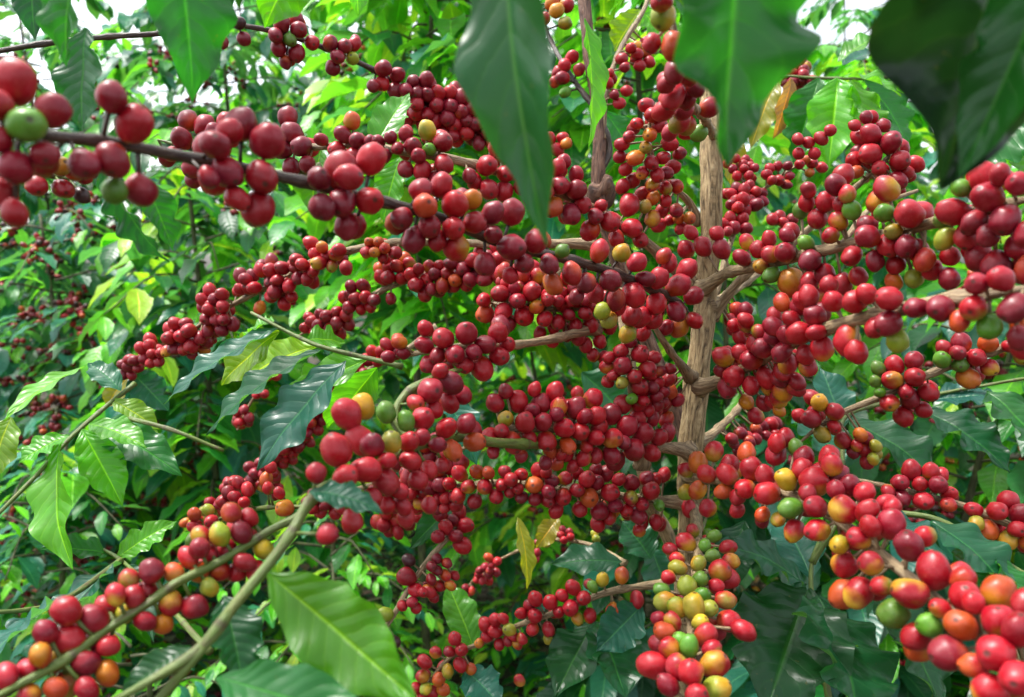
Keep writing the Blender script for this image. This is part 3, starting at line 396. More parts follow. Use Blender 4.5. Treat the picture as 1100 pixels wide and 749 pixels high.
# leaves drawn one by one: bough key, base, tip, width px, depth base/tip, colour, bend, fold, facing, fineness
LV = [
 # overhead leaves hanging close to the lens
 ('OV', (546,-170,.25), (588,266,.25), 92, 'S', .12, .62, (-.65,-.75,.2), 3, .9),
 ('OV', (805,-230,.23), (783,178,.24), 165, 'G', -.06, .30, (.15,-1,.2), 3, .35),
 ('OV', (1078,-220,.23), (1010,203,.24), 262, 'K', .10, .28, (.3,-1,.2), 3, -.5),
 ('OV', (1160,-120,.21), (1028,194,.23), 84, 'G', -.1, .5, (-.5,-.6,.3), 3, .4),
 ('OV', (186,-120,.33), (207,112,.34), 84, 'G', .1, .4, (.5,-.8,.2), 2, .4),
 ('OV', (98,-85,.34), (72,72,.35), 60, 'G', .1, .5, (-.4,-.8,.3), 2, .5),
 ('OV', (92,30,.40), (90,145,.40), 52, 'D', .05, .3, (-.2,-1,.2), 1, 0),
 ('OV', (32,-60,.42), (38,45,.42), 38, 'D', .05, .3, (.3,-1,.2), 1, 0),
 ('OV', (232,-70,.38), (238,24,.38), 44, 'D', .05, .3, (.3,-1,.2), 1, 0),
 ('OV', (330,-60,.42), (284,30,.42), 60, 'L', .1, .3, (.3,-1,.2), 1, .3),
 ('OV', (380,-50,.52), (385,18,.52), 30, 'L', .1, .3, (.3,-1,.2), 1, .3),
 ('U2', (628,20,.60), (632,160,.60), 34, 'L', .10, .5, (.6,-.6,.2), 1, .5),
 ('F1', (108,178,.36), (182,282,.38), 46, 'D', .12, .35, (-.6,-.6,.4), 2, .2),
 ('F1', (150,188,.38), (186,270,.39), 36, 'G', .1, .35, (.6,-.6,.4), 1, .2),
 # twig with long leaves, left of the middle
 ('LT', (372,388,.55), (276,506,.52), 62, 'B', .08, .25, (-.3,-.8,.7), 2, .3),
 ('LT', (345,376,.56), (222,468,.55), 46, 'D', .12, .3, (-.4,-.5,.8), 2, .1),
 ('LT', (300,352,.60), (176,434,.58), 40, 'B', .10, .25, (-.2,-.5,.9), 2, .1),
 ('LT', (295,345,.60), (262,362,.62), 26, 'L', .10, .25, (-.2,-.5,.9), 1, .1),
 ('LT', (300,356,.61), (238,414,.62), 44, 'Y', .10, .25, (-.5,-.9,.3), 1, .1),
 ('LT', (395,385,.58), (300,440,.60), 46, 'L', .10, .25, (.1,-.8,.6), 1, .1),
 ('LT', (405,395,.60), (350,462,.62), 44, 'L', .10, .25, (.5,-.8,.3), 1, .1),
 ('LT', (330,365,.61), (370,368,.64), 34, 'L', .10, .25, (.1,-.8,.6), 1, .1),
 ('LT', (340,372,.62), (265,405,.66), 40, 'Y', .10, .25, (.1,-.9,.5), 1, .1),
 # leafy shoot at the left
 ('LS', (92,394,.62), (4,452,.55), 27, 'L', .12, .25, (-.1,-.5,.9), 2, .1),
 ('LS', (66,472,.60), (78,612,.54), 52, 'L', .14, .35, (-.6,-.8,.4), 2, .3),
 ('LS', (96,455,.62), (158,482,.60), 34, 'L', .12, .25, (.2,-.6,.9), 1, .1),
 ('LS', (88,462,.62), (132,545,.60), 40, 'L', .12, .35, (.5,-.8,.4), 2, .1),
 ('LS', (100,452,.64), (196,512,.62), 44, 'G', .12, .25, (.3,-.8,.6), 2, .1),
 ('LS', (120,430,.66), (172,462,.66), 26, 'Y', .12, .25, (.3,-.8,.6), 1, .1),
 ('LS', (75,468,.60), (20,498,.58), 34, 'L', .12, .25, (-.3,-.7,.6), 1, .1),
 ('LS', (130,420,.66), (95,390,.68), 26, 'B', .12, .25, (-.1,-.5,.9), 1, .1),
 ('LS', (12,448,.6), (-12,520,.58), 40, 'Y', .1, .3, (.2,-.8,.6), 1, .1),
 # low left
 ('LL', (130,604,.56), (52,690,.50), 52, 'B', .12, .3, (-.5,-.6,.7), 2, .2),
 ('LL', (125,600,.58), (190,560,.60), 30, 'L', .12, .3, (.1,-.8,.6), 1, .1),
 ('LL', (132,606,.57), (165,690,.52), 40, 'D', .12, .3, (.6,-.7,.5), 1, .1),
 ('LL', (60,650,.50), (-20,720,.42), 58, 'B', .10, .3, (-.4,-.6,.7), 2, .2),
 ('LL', (120,596,.60), (40,590,.56), 34, 'G', .10, .3, (0,-.6,.8), 1, .1),
 # leaves at the tip of the green shoot
 ('L2', (288,616,.30), (450,756,.27), 84, 'M', -.08, .2, (-.35,-.8,.55), 2, -.2),
 ('L2', (232,728,.285), (418,790,.26), 62, 'G', .10, .3, (0,-.7,.8), 2, .2),
 ('L2', (332,528,.33), (412,552,.32), 36, 'B', .16, .2, (.1,-.55,.85), 2, .1),
 ('L2', (205,695,.29), (128,750,.28), 34, 'D', .12, .3, (-.3,-.8,.5), 1, .1),
 ('L2', (240,640,.33), (262,745,.31), 52, 'D', .10, .3, (.6,-.7,.5), 2, .1),
 # low middle
 ('M8', (556,556,.80), (566,634,.78), 22, 'W', .15, .3, (.6,-.8,.3), 1, .4),
 ('M8', (600,556,.84), (575,590,.82), 22, 'W', .15, .3, (.2,-.8,.6), 1, .4),
 ('M8', (668,604,.74), (592,606,.74), 38, 'D', .12, .2, (0,-.6,.9), 1, .1),
 ('M8', (640,668,.68), (596,750,.62), 54, 'D', .10, .3, (-.4,-.8,.5), 2, .2),
 ('M8', (640,668,.68), (672,752,.62), 62, 'D', .10, .3, (.4,-.8,.5), 2, .1),
 ('M8', (690,650,.66), (640,700,.64), 44, 'B', .10, .3, (.2,-.8,.5), 1, .1),
 ('M8', (500,720,.70), (540,760,.66), 40, 'B', .10, .3, (.2,-.8,.5), 1, .1),
 ('M8', (510,700,.72), (480,625,.76), 34, 'L', .10, .3, (.2,-.8,.5), 1, .1),
 ('M8', (700,600,.78), (668,560,.80), 44, 'D', .10, .3, (.2,-.8,.5), 1, .1),
 ('M8', (700,590,.80), (720,650,.78), 50, 'B', .10, .3, (.2,-.8,.5), 1, .1),
 ('M5', (480,425,.60), (512,500,.58), 40, 'B', .10, .3, (.2,-.8,.5), 1, .1),
 ('M5', (510,520,.70), (440,590,.72), 30, 'D', .10, .3, (.2,-.8,.5), 1, .1),
 ('M5', (625,400,.85), (680,460,.85), 60, 'D', .10, .3, (.2,-.8,.5), 1, .1),
 # low right: the large dark leaves
 ('RL', (868,632,.56), (822,768,.48), 118, 'D', .10, .18, (-.25,-.75,.6), 2, .1),
 ('RL', (876,642,.55), (925,778,.47), 112, 'D', .12, .2, (.35,-.75,.55), 2, .1),
 ('RL', (866,628,.57), (768,585,.56), 62, 'B', .14, .2, (-.05,-.35,.95), 2, .1),
 ('RL', (872,622,.60), (840,560,.66), 50, 'B', .10, .2, (-.1,-.4,.9), 1, .1),
 ('RL', (905,552,.58), (1022,606,.52), 66, 'B', .14, .2, (.1,-.35,.95), 2, .1),
 ('RL', (940,640,.52), (1010,760,.46), 84, 'D', .12, .3, (.4,-.7,.5), 2, .1),
 ('RL', (800,560,.62), (775,640,.60), 44, 'D', .12, .3, (-.4,-.7,.5), 1, .1),
 ('RL', (1000,560,.55), (1090,640,.50), 64, 'D', .14, .25, (.2,-.6,.8), 2, .1),
 ('RL', (1030,590,.54), (1060,650,.50), 50, 'G', .14, .25, (.2,-.6,.8), 1, .1),
 ('RL', (912,452,.70), (1010,520,.64), 62, 'D', .14, .25, (.1,-.6,.8), 2, .1),
 ('RL', (990,440,.70), (1085,508,.64), 60, 'D', .14, .25, (.1,-.6,.8), 2, .1),
 ('RL', (1060,420,.68), (1130,500,.62), 66, 'G', .14, .25, (.1,-.6,.8), 2, .1),
 ('RL', (1000,430,.72), (1075,428,.70), 40, 'B', .14, .25, (.1,-.6,.8), 1, .1),
 ('RL', (905,460,.72), (880,395,.76), 40, 'B', .10, .25, (.1,-.7,.7), 1, .1),
 ('RL', (1070,600,.52), (1120,700,.48), 70, 'G', .14, .25, (.4,-.6,.6), 2, .1),
 ('RL', (905,500,.75), (850,440,.80), 50, 'B', .14, .25, (.1,-.6,.8), 1, .1),
 # upper right, bright against the sky
 ('UR', (905,82,.80), (968,104,.76), 36, 'L', .16, .25, (.1,-.5,.9), 2, .1),
 ('UR', (900,66,.84), (960,36,.84), 30, 'L', .16, .25, (.1,-.5,.9), 1, .1),
 ('UR', (905,70,.86), (945,60,.9), 28, 'B', .16, .25, (.1,-.5,.9), 1, .1),
 ('UR', (900,84,.82), (890,180,.80), 52, 'L', .10, .3, (-.3,-.9,.2), 2, .1),
 ('UR', (880,84,.84), (852,176,.84), 44, 'G', .10, .3, (-.3,-.9,.2), 2, .1),
 ('UR', (915,86,.82), (932,172,.80), 50, 'L', .10, .3, (.4,-.9,.2), 2, .1),
 ('UR', (930,86,.84), (975,160,.84), 46, 'G', .10, .3, (.4,-.9,.2), 1, .1),
 ('UR', (850,84,.86), (830,150,.86), 24, 'N', .10, .3, (.4,-.9,.2), 1, .2),
 ('UR', (835,84,.88), (806,160,.88), 30, 'W', .10, .3, (-.4,-.9,.2), 1, .2),
 ('UR', (790,140,.80), (785,200,.80), 26, 'W', .10, .3, (-.4,-.9,.2), 1, .2),
 ('R7', (1110,120,.50), (1040,190,.50), 56, 'G', .10, .3, (-.4,-.9,.2), 2, .1),
 ('R7', (1105,140,.55), (1095,215,.55), 50, 'L', .10, .3, (.2,-.9,.2), 1, .1),
 ('R7', (1110,90,.60), (1050,110,.60), 40, 'L', .10, .3, (-.2,-.9,.3), 1, .1),
 # behind the middle
 ('U3', (690,12,.80), (728,60,.80), 46, 'L', .1, .3, (.2,-.9,.3), 1, .1),
 ('U3', (688,10,.80), (660,55,.82), 34, 'Y', .1, .3, (-.2,-.9,.3), 1, .1),
 ('U3', (650,120,.82), (690,190,.84), 40, 'G', .1, .3, (.2,-.9,.3), 1, .1),
 ('U2', (590,40,.82), (560,110,.82), 44, 'D', .1, .3, (-.2,-.9,.3), 1, .1),
 ('B1', (430,168,.60), (412,240,.60), 34, 'L', .1, .3, (-.2,-.9,.3), 1, .1),
 ('B1', (345,160,.62), (335,230,.62), 40, 'L', .1, .3, (-.2,-.9,.3), 1, .1),
 ('B1', (400,165,.62), (440,100,.66), 36, 'L', .1, .3, (.1,-.7,.6), 1, .1),
 ('A1', (150,392,.82), (112,440,.82), 30, 'W', .1, .3, (-.2,-.9,.3), 1, .1),
 ('A1', (140,398,.82), (182,442,.82), 34, 'B', .1, .3, (.2,-.9,.3), 1, .1),
]
OWN = {
 'pale': ('coffee_tree', 'coffee tree with a thick pale fibrous trunk and boughs of red cherries', 'tree'),
 'brown': ('coffee_tree', 'coffee tree with a thin reddish brown stem and a dark knot among cherries', 'tree'),
 'grey': ('coffee_tree', 'low leaning coffee stem hidden behind the dense red cherry rows left of the pale trunk', 'tree'),
 'left bough': ('coffee_branch', 'long dark coffee branch of large purplish red cherries reaching from the trunk to upper left', 'branch'),
 'left low bough': ('coffee_branch', 'small twig of orange and yellow cherries under the big cherries at the left edge', 'branch'),
 'top bough': ('coffee_branch', 'thin dark twig across the top left with small purple cherry bunches', 'branch'),
 'low bough': ('coffee_branch', 'olive green coffee branch carrying red and yellow cherries at the lower left corner', 'branch'),
 'low back bough': ('coffee_branch', 'short twig of small orange and green cherries behind the lower left branch', 'branch'),
 'green shoot': ('coffee_branch', 'thick green forked shoot with large leaves and bright red cherries at its bend', 'branch'),
 'right bough': ('coffee_branch', 'branch at the right with spaced bunches of orange and green cherries', 'branch'),
 'right low bough': ('coffee_branch', 'low twig at the right edge with red cherries above the dark leaves', 'branch'),
 'right edge bough': ('coffee_branch', 'short leafy twig with one red cherry bunch at the upper right edge', 'branch'),
 'top right shoot': ('coffee_branch', 'pale green twig ending in one small red cherry bunch near the sky gap', 'branch'),
 'OV': ('coffee_branch', 'overhead coffee branch whose large blurred dark green leaves hang down from the top edge', 'branch'),
 'LT': ('coffee_branch', 'pale green twig with long serrated bluish leaves left of the middle', 'branch'),
 'LS': ('coffee_branch', 'leafy light green shoot with one long drooping leaf at the left', 'branch'),
 'LL': ('coffee_branch', 'leafy twig with bluish green leaves in the lower left behind the green branch', 'branch'),
 'RL': ('coffee_branch', 'leafy branch with broad glossy dark green leaves at the lower right', 'branch'),
 'UR': ('coffee_branch', 'leafy branch with bright translucent and yellowing leaves at the upper right sky gap', 'branch'),
}
BGROUP = {}
MATS = dict(twig=M_TWIG, dark=M_DARK, green=M_GREEN)
roots = {}; branch_obj = {}; bases = {}

def base_of(owner):
    for b in BOUGHS.values():
        if b['owner'] == owner: return P(*b['path'][0])
    return bases[owner]

# stems of the three trees, standing on the ground
def ground_below(p, dx=0, dy=0): return np.array([p[0] + dx, p[1] + dy, -0.05])
t1 = [P(735, 690, .66), P(742, 570, .635), P(742, 480, .63), P(752, 380, .625), P(760, 290, .625), P(765, 220, .62), P(764, 150, .625), P(760, 60, .64), P(757, -60, .66), P(752, -260, .70)]
t1 = [ground_below(t1[0], -.01, .03), t1[0] * .5 + ground_below(t1[0], -.01, .03) * .5] + t1
t2 = [P(742, 800, .80), P(746, 600, .76), P(738, 480, .74), P(690, 350, .735), P(646, 225, .72), P(644, 140, .72), P(634, 60, .73), P(626, -20, .74), P(612, -200, .78)]
t2 = [ground_below(t2[0]), t2[0] * .5 + ground_below(t2[0]) * .5] + t2
t3 = [P(735, 690, .72), P(722, 590, .69), P(698, 540, .67), P(690, 500, .66), P(686, 450, .66), P(676, 390, .67), P(668, 330, .69)]
t3 = [ground_below(t3[0], -.05, .05), t3[0] * .5 + ground_below(t3[0], -.05, .05) * .5] + t3
for key, pts, ra, rb, mat, ridg in (('pale', t1, .0134, .0076, M_TRUNK, 5), ('brown', t2, .0125, .0048, M_BROWN, 4), ('grey', t3, .0105, .005, M_TWIG, 4)):
    root = thing(OWN[key][0], pts[0], OWN[key][1], OWN[key][2]); roots[key] = root
    path = spline(pts, .006); z = path[:, 2]; k = (z - z.min()) / (z.max() - z.min())
    rad = ra + (rb - ra) * k
    if key == 'pale': rad = rad * (1 + .14 * np.array([noise.noise(Vector((0, 0, q * 11))) for q in z]) + .09 * np.maximum(0, np.cos(z * 2 * math.pi / .088 + 2 * np.sin(z * 7))) ** 6) * np.interp(z, [1.12, 1.2, 1.42, 1.50], [1.0, 1.05, .95, .80])
    mb = MB(); tube(mb, path, rad, 28, .16, ridges=ridg, seed=len(key)); mb.build('trunk', mat, root, pts[0])
    if key == 'brown':
        mb = MB(); q = P(645, 207, .72); kp = spline([q + np.array([-.012, 0, -.012]), q, q + np.array([.006, 0, .016])], .002)
        tube(mb, kp, (.0065 + .004 * np.sin(np.linspace(0, 3.14, len(kp)))), 16, .9, seed=3); mb.build('knot', M_BROWN, root, q)

# place cherries
items = []                                   # dict(key, p, r, code, rank)
axis_pts, axis_rad, axis_key = [], [], []
for key, b in BOUGHS.items():
    pth = spline([P(*q) for q in b['path']], .004); b['spl'] = pth
    kk = np.linspace(0, 1, len(pth)); b['rad'] = (b['r0'] + (b['r1'] - b['r0']) * kk) / 1000.0
    rs = random.Random(key)
    px = np.array([W / 2 + (q - CAM) @ RT / ((q - CAM) @ AX) * F for q in pth]); py = np.array([H / 2 - (q - CAM) @ UP / ((q - CAM) @ AX) * F for q in pth])
    dep = np.array([(q - CAM) @ AX for q in pth]); b['px'] = px; b['py'] = py; b['dep'] = dep
    raw = []
    for tok in b['b'].split():
        x, y, r, c = tok.split(','); raw.append((float(x), float(y), float(r), c, True))
    for cl in b['cl']:
        x, y, rx, ry, n, r, cs = cl.split(','); x, y, rx, ry, r = map(float, (x, y, rx, ry, r)); got = []
        for _ in range(int(n)):
            best = None
            for _t in range(14):
                a = rs.random() * 6.283; q = math.sqrt(rs.random()); xx, yy = x + rx * q * math.cos(a), y + ry * q * math.sin(a)
                dd = min([math.hypot(xx - g[0], yy - g[1]) for g in got] or [99])
                if best is None or dd > best[0]: best = (dd, xx, yy)
            got.append(best[1:]); raw.append((best[1], best[2], r * rs.uniform(.88, 1.12), rs.choice(cs), True))
    n0 = len(raw)
    for i in range(n0):                       # cherries on the far side of the bough
        if rs.random() < b['back']:
            x, y, r, c, _ = raw[i]; raw.append((x + rs.uniform(-.7, .7) * r, y + rs.uniform(-.7, .7) * r, r, rs.choice('rrdr' + (c if c in 'rdoygY' else 'o')), False))
    for x, y, r, c, front in raw:
        if not front and 728 < x < 782 and 150 < y < 560: continue
        k = int(np.argmin((px - x) ** 2 + (py - y) ** 2)); d0 = dep[k]
        lat = math.hypot(px[k] - x, py[k] - y) * d0 / F
        Rc = .0165 + .004 * rs.random()
        off = math.sqrt(max(0.0, Rc * Rc - lat * lat))
        d = d0 - off * (b['fo'] if front else -1.0)
        rr = min(.0090, max(.0048, .88 * r * d / F))
        items.append(dict(key=key, p=P(x, y, d), r=rr, code=c, front=front, rpx=r if front else 0, k=k))
pos = np.array([i['p'] for i in items]); rad = np.array([i['r'] for i in items]); fr = np.array([i['front'] for i in items])
view = (pos - CAM) / np.linalg.norm(pos - CAM, axis=1, keepdims=True)
orig = pos.copy()
for it in range(45):
    kd = kdtree.KDTree(len(pos))
    for i, q in enumerate(pos): kd.insert(q, i)
    kd.balance(); mv = np.zeros_like(pos)
    for i in range(len(pos)):
        for co, j, dist in kd.find_range(pos[i], .019):
            if j <= i: continue
            ov = (rad[i] + rad[j]) * .97 - dist
            if ov > 0:
                dv = (pos[i] - pos[j]) / max(dist, 1e-5)
                dv = nrm(dv + view[i] * 1e-3 * (1 if fr[i] < fr[j] else -1))
                mv[i] += dv * ov * .4; mv[j] -= dv * ov * .4
    for key, b in BOUGHS.items(): pass
    along = (mv * view).sum(1, keepdims=True) * view; lat = mv - along
    w = np.where(fr, .20, .35)[:, None]
    pos += along + lat * w
    # keep clear of their own bough
    for i, q in enumerate(items):
        b = BOUGHS[q['key']]; lo = max(0, q['k'] - 6); seg = b['spl'][lo:q['k'] + 7]
        dv = pos[i] - seg; dd = np.linalg.norm(dv, axis=1); m = int(np.argmin(dd)); need = rad[i] * .92 + b['rad'][lo + m]
        if dd[m] < need: pos[i] += dv[m] / max(dd[m], 1e-5) * (need - dd[m]) * .5
        q['near'] = seg[m]
    # pull gently back to the bough so that nothing floats off
    off = pos - orig; far = np.linalg.norm(off, axis=1) > .008
    pos[far] = orig[far] + off[far] * (.008 / np.linalg.norm(off[far], axis=1, keepdims=True))
for i, q in enumerate(items):
    q['p'] = pos[i]
    if q['front']: q['r'] = min(.0092, max(.0046, (.87 if q['rpx'] > 12 else .91) * q['rpx'] * ((pos[i] - CAM) @ AX) / F))

for key, b in BOUGHS.items():
    ow = b['owner']
    if ow not in roots:
        roots[ow] = thing(OWN[ow][0], P(*b['path'][0]), OWN[ow][1], OWN[ow][2])
    mb = MB(); thin = b['rad'].copy(); thin[-8:] *= np.linspace(1, .3, 8)
    if ow in ('pale', 'brown', 'grey'): thin[:9] *= np.linspace(1.6, 1.0, 9)
    tube(mb, b['spl'], thin, 10, .16, knots=.28, seed=len(key))
    if key == 'L2':
        fp = spline([P(218, 694, .29), P(196, 722, .285), P(160, 765, .28)], .004); tube(mb, fp, np.linspace(.0024, .0019, len(fp)), 10, .1, seed=2)
    if key == 'R2':
        fp = spline([P(905, 262, .475), P(935, 225, .50), P(985, 205, .53)], .004); tube(mb, fp, np.linspace(.0022, .0014, len(fp)), 8, .1, seed=2)
    b['mb'] = mb
for q in items:                               # short stalks join the cherries to their bough
    b = BOUGHS[q['key']]; v = q['near'] - q['p']; L = np.linalg.norm(v)
    if q['r'] * .9 < L < .030:
        a = q['p'] + v / L * q['r'] * .85; s = np.array([a, (a + q['near']) / 2, q['near']]); tube(b['mb'], s, [.0011, .0009, .0011], 5)
nbract = random.Random(3)
for key, b in BOUGHS.items():
    branch_obj[key] = b['mb'].build('branch', MATS[b['mat']], roots[b['owner']], b['path'] and P(*b['path'][0]))

# the cherries that show largest are each an object; the rest of a tree's cherries go into one
by_owner = {}
for q in items: by_owner.setdefault(BOUGHS[q['key']]['owner'], []).append(q)
for ow, lst in by_owner.items():
    lst.sort(key=lambda q: -q['rpx'] + (0 if q['front'] else 100)); rest = MB(); nrest = 0
    for i, q in enumerate(lst):
        rs = random.Random(int(abs(q['p'][0] * 1e5)) + i)
        apex = nrm(q['p'] - q['near']) + .35 * np.array([rs.random() - .5 for _ in range(3)]) * 2
        big = q['rpx'] > 13
        if i < 100:
            mb = MB(); berry(mb, q['p'], q['r'], apex, q['code'], 22 if big else 16, 15 if big else 11, rs); mb.build('berry', M_BERRY, branch_obj[q['key']], q['p'])
        else:
            berry(rest, q['p'], q['r'], apex, q['code'], 14, 10, rs); nrest += 1
    if nrest:
        o = rest.build('berry', M_BERRY, roots[ow], np.array(roots[ow].location)); o['kind'] = 'stuff'

# twigs that carry only leaves
LTW = {
 'OV': [(-60, -80, .40, 'x')],
 'LT': [[(432, 394, .57), (400, 386, .575), (350, 374, .58), (320, 362, .59), (285, 344, .60), (270, 336, .61)]],
 'LS': [[(145, 412, .68), (110, 440, .65), (72, 474, .61), (40, 510, .58), (-30, 580, .54)], [(140, 450, .62), (185, 462, .60), (240, 484, .60)]],
 'LL': [[(225, 700, .45), (170, 640, .52), (130, 602, .575), (110, 590, .60)], [(130, 602, .57), (60, 648, .50), (-30, 660, .46)]],
 'RL': [[(895, 780, .55), (880, 690, .56), (872, 640, .565), (872, 605, .59), (880, 580, .62)], [(872, 605, .59), (902, 550, .60), (905, 490, .68), (912, 445, .72), (1000, 425, .72), (1070, 412, .70), (1140, 400, .68)], [(905, 552, .60), (1000, 556, .56), (1070, 598, .53), (1140, 640, .5)]],
 'UR': [[(1120, 70, .86), (1000, 78, .85), (935, 84, .84), (880, 84, .86), (835, 82, .88), (800, 90, .9), (790, 140, .84)]],
}
LTW['OV'] = [[(-60, -95, .38), (95, -78, .37), (235, -74, .37), (330, -64, .40), (575, -80, .27), (815, -100, .20), (1080, -130, .18), (1200, -90, .2)]]
for k, paths in LTW.items():
    roots[k] = thing(OWN[k][0], P(*paths[0][0]), OWN[k][1], OWN[k][2]); mb = MB()
    for i, pp in enumerate(paths):
        s = spline([P(*q) for q in pp], .005); tube(mb, s, np.linspace(.0022 if k != 'RL' else .0028, .0013, len(s)), 8, .12, knots=.2, seed=i)
    branch_obj[k] = mb.build('branch', M_GREEN if k not in ('OV',) else M_DARK, roots[k], P(*paths[0][0]))
for i, (k, a, t, wpx, col, bend, fold, hint, fine, tw) in enumerate(LV):
    dm = (a[2] + t[2]) / 2; A_, T_ = P(*a), P(*t)
    mb = MB(); nl, nw = ((40, 20) if fine >= 2 else (22, 10))
    nh = RT * hint[0] + AX * hint[1] + UP * hint[2]
    leaf(mb, A_, T_, wpx * dm / F * 1.08, nh, bend, fold, .16 if fine == 3 else .09, nl, nw, col, tw, seed=i)
    o = branch_obj.get(k)
    # petiole reaches back to the nearest point of its branch
    mb.build('leaf', M_LEAF, o, A_)

# ------------------------------------------------------------------ bushes behind
def bush(x, y, h, rad_, n, colmix, leafL, seed, name='coffee_bush', label='', fruit=0, up=0.0, group=None, lowest=.12, dens=1.0, hi=False):
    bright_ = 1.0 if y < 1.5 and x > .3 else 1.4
    rs = random.Random(seed); root = thing(name, (x, y, 0), label, 'bush', group)
    st = MB(); top = np.array([x + rs.uniform(-.08, .08), y + rs.uniform(-.08, .08), h])
    main = spline([(x, y, -.05), (x + rs.uniform(-.03, .03), y, h * .5), top], .05); tube(st, main, np.linspace(.012, .004, len(main)), 7, .1)
    lf = MB(); bb = MB(); nb = 0
    for i in range(n):
        z = h * (lowest + (1 - lowest) * (i + .5) / n); a = i * 2.4 + rs.uniform(-.4, .4)
        L = rad_ * (1.1 - .75 * (z / h) ** 2) * rs.uniform(.75, 1.15); dv = np.array([math.cos(a), math.sin(a), 0])
        p0 = np.array([x, y, z]) + (top - np.array([x, y, 0])) * 0
        pts = [p0, p0 + dv * L * .5 + np.array([0, 0, .10 * L]), p0 + dv * L + np.array([0, 0, -.22 * L])]
        s = spline(pts, .028); tube(st, s, np.linspace(.0032, .0014, len(s)), 5)
        side = np.array([-dv[1], dv[0], 0])
        for j in range(2, len(s)):
            if rs.random() > .9 * dens: continue
            for sg in (-1, 1):
                LL = leafL * rs.uniform(.65, 1.15) * (1 if j < len(s) - 2 else .7)
                d = nrm(side * sg * rs.uniform(.5, 1) + dv * rs.uniform(.1, .8) + np.array([0, 0, -rs.uniform(.2, 1.15) + up]))
                q = s[j] + d * .008
                cc = rs.choices(list(colmix), weights=list(colmix.values()))[0]
                if j >= len(s) - 2 and rs.random() < .5: cc = 'L'
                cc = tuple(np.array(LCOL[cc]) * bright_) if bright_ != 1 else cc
                leaf(lf, q, q + d * LL, LL * rs.uniform(.36, .48), nrm(np.array([0, 0, 1.]) + side * sg * .3), .14, .3, .08, 7 if not hi else 12, 2 if not hi else 6, cc, rs.uniform(-.4, .4), seed=rs.random())
            if fruit and rs.random() < fruit and j < len(s) - 2:
                for _ in range(rs.randint(4, 8)):
                    q = s[j] + np.array([rs.gauss(0, .013), rs.gauss(0, .013), rs.gauss(0, .011)])
                    berry(bb, q, .0078, q - s[j], rs.choice('dddbbro'), 7, 6, rs); nb += 1
    st.build('stem', M_BUSH, root, (x, y, 0)); o = lf.build('foliage', M_LEAF, root, (x, y, 0)); o['kind'] = 'stuff'
    if nb: o = bb.build('berry', M_BERRY, root, (x, y, 0)); o['kind'] = 'stuff'
    return root

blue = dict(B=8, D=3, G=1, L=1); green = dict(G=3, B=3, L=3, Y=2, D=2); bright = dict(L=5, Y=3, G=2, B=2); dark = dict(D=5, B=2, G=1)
BU = [  # x, y, h, radius, n, colours, leaf length, fruit, label
 (-1.60, 2.6, 2.15, .75, 42, blue, .12, .25, 'coffee bush with bluish drooping leaves and dark fruit, second row at far left'),
 (-.95, 2.5, 2.45, .72, 50, blue, .115, .2, 'tall bluish green coffee bush behind the upper left branch'),
 (-.30, 2.4, 2.45, .64, 48, green, .12, .10, 'tall bright green coffee bush behind the red cherries left of the stems'),
 (.40, 2.4, 2.60, .64, 48, green, .12, .10, 'tall green coffee bush directly behind the pale trunk'),
 (1.08, 2.4, 2.05, .62, 40, bright, .14, .10, 'light green coffee bush under the sky gap at the upper right'),
 (1.75, 2.3, 2.40, .66, 42, green, .12, .10, 'green coffee bush at the far right edge'),
 (-.18, 1.62, 2.25, .36, 46, bright, .14, .0, 'tall slender bright green coffee bush behind the large hanging leaf'),
 (.26, 1.55, 2.2, .34, 44, bright, .13, .05, 'slender light green coffee bush behind the thin brown stem'),
 (-1.20, 1.95, 1.45, .50, 40, blue, .095, .75, 'lower coffee bush with clusters of dark cherries at the left'),
 (-.72, 1.75, 1.62, .40, 34, green, .13, .05, 'fresh green coffee bush behind the long dark branch at the upper left'),
 (-.98, 1.50, .95, .40, 40, dict(B=4, G=2, L=3, Y=1), .075, .05, 'low bush of small fresh leaves at the left edge under the leafy shoot'),
 (-.66, 1.22, .66, .30, 36, dict(B=3, G=2, L=4, Y=2), .055, .0, 'low small leaved plant behind the cherries at the lower left corner'),
 (-.36, 1.42, .88, .34, 46, dict(G=2, L=5, Y=3, B=2), .065, .0, 'low bright yellow green bush with small leaves behind the lower left branch'),
 (.10, 2.0, 1.25, .36, 30, bright, .11, .20, 'coffee bush showing through the gap in the middle cherries'),
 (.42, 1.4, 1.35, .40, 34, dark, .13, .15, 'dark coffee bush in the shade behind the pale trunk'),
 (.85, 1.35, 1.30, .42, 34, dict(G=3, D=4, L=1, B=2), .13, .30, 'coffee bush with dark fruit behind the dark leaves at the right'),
 (1.25, 1.65, 1.75, .45, 32, green, .14, .10, 'green coffee bush behind the right hand boughs'),
 (-2.3, 3.7, 2.75, .85, 36, blue, .13, 0, 'distant tall bush at the upper left behind the bluish bushes'),
 (-1.35, 3.8, 2.75, .8, 36, green, .13, 0, 'distant tall bush beneath the first sky gap from the left'),
 (-.35, 3.7, 3.05, .8, 40, green, .13, 0, 'distant tall bush behind the large hanging leaf'),
 (.6, 3.7, 3.05, .8, 40, blue, .13, 0, 'distant tall bush behind the thin brown stem'),
 (1.75, 3.9, 2.70, .8, 36, blue, .13, 0, 'distant pale bush seen in the upper right sky gap'),
 (2.8, 3.7, 2.9, .8, 36, green, .13, 0, 'distant tall bush at the far right behind the green bush'),
]
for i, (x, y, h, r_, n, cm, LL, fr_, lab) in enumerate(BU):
    bush(x, y, h, r_, n, cm, LL, 100 + i, label=lab, fruit=fr_, group='coffee bushes in the rows behind', lowest=.52 if (h > 2 and y < 1.7) else (.45 if (y == 1.75 and h > 1) or x == -.30 else .12))

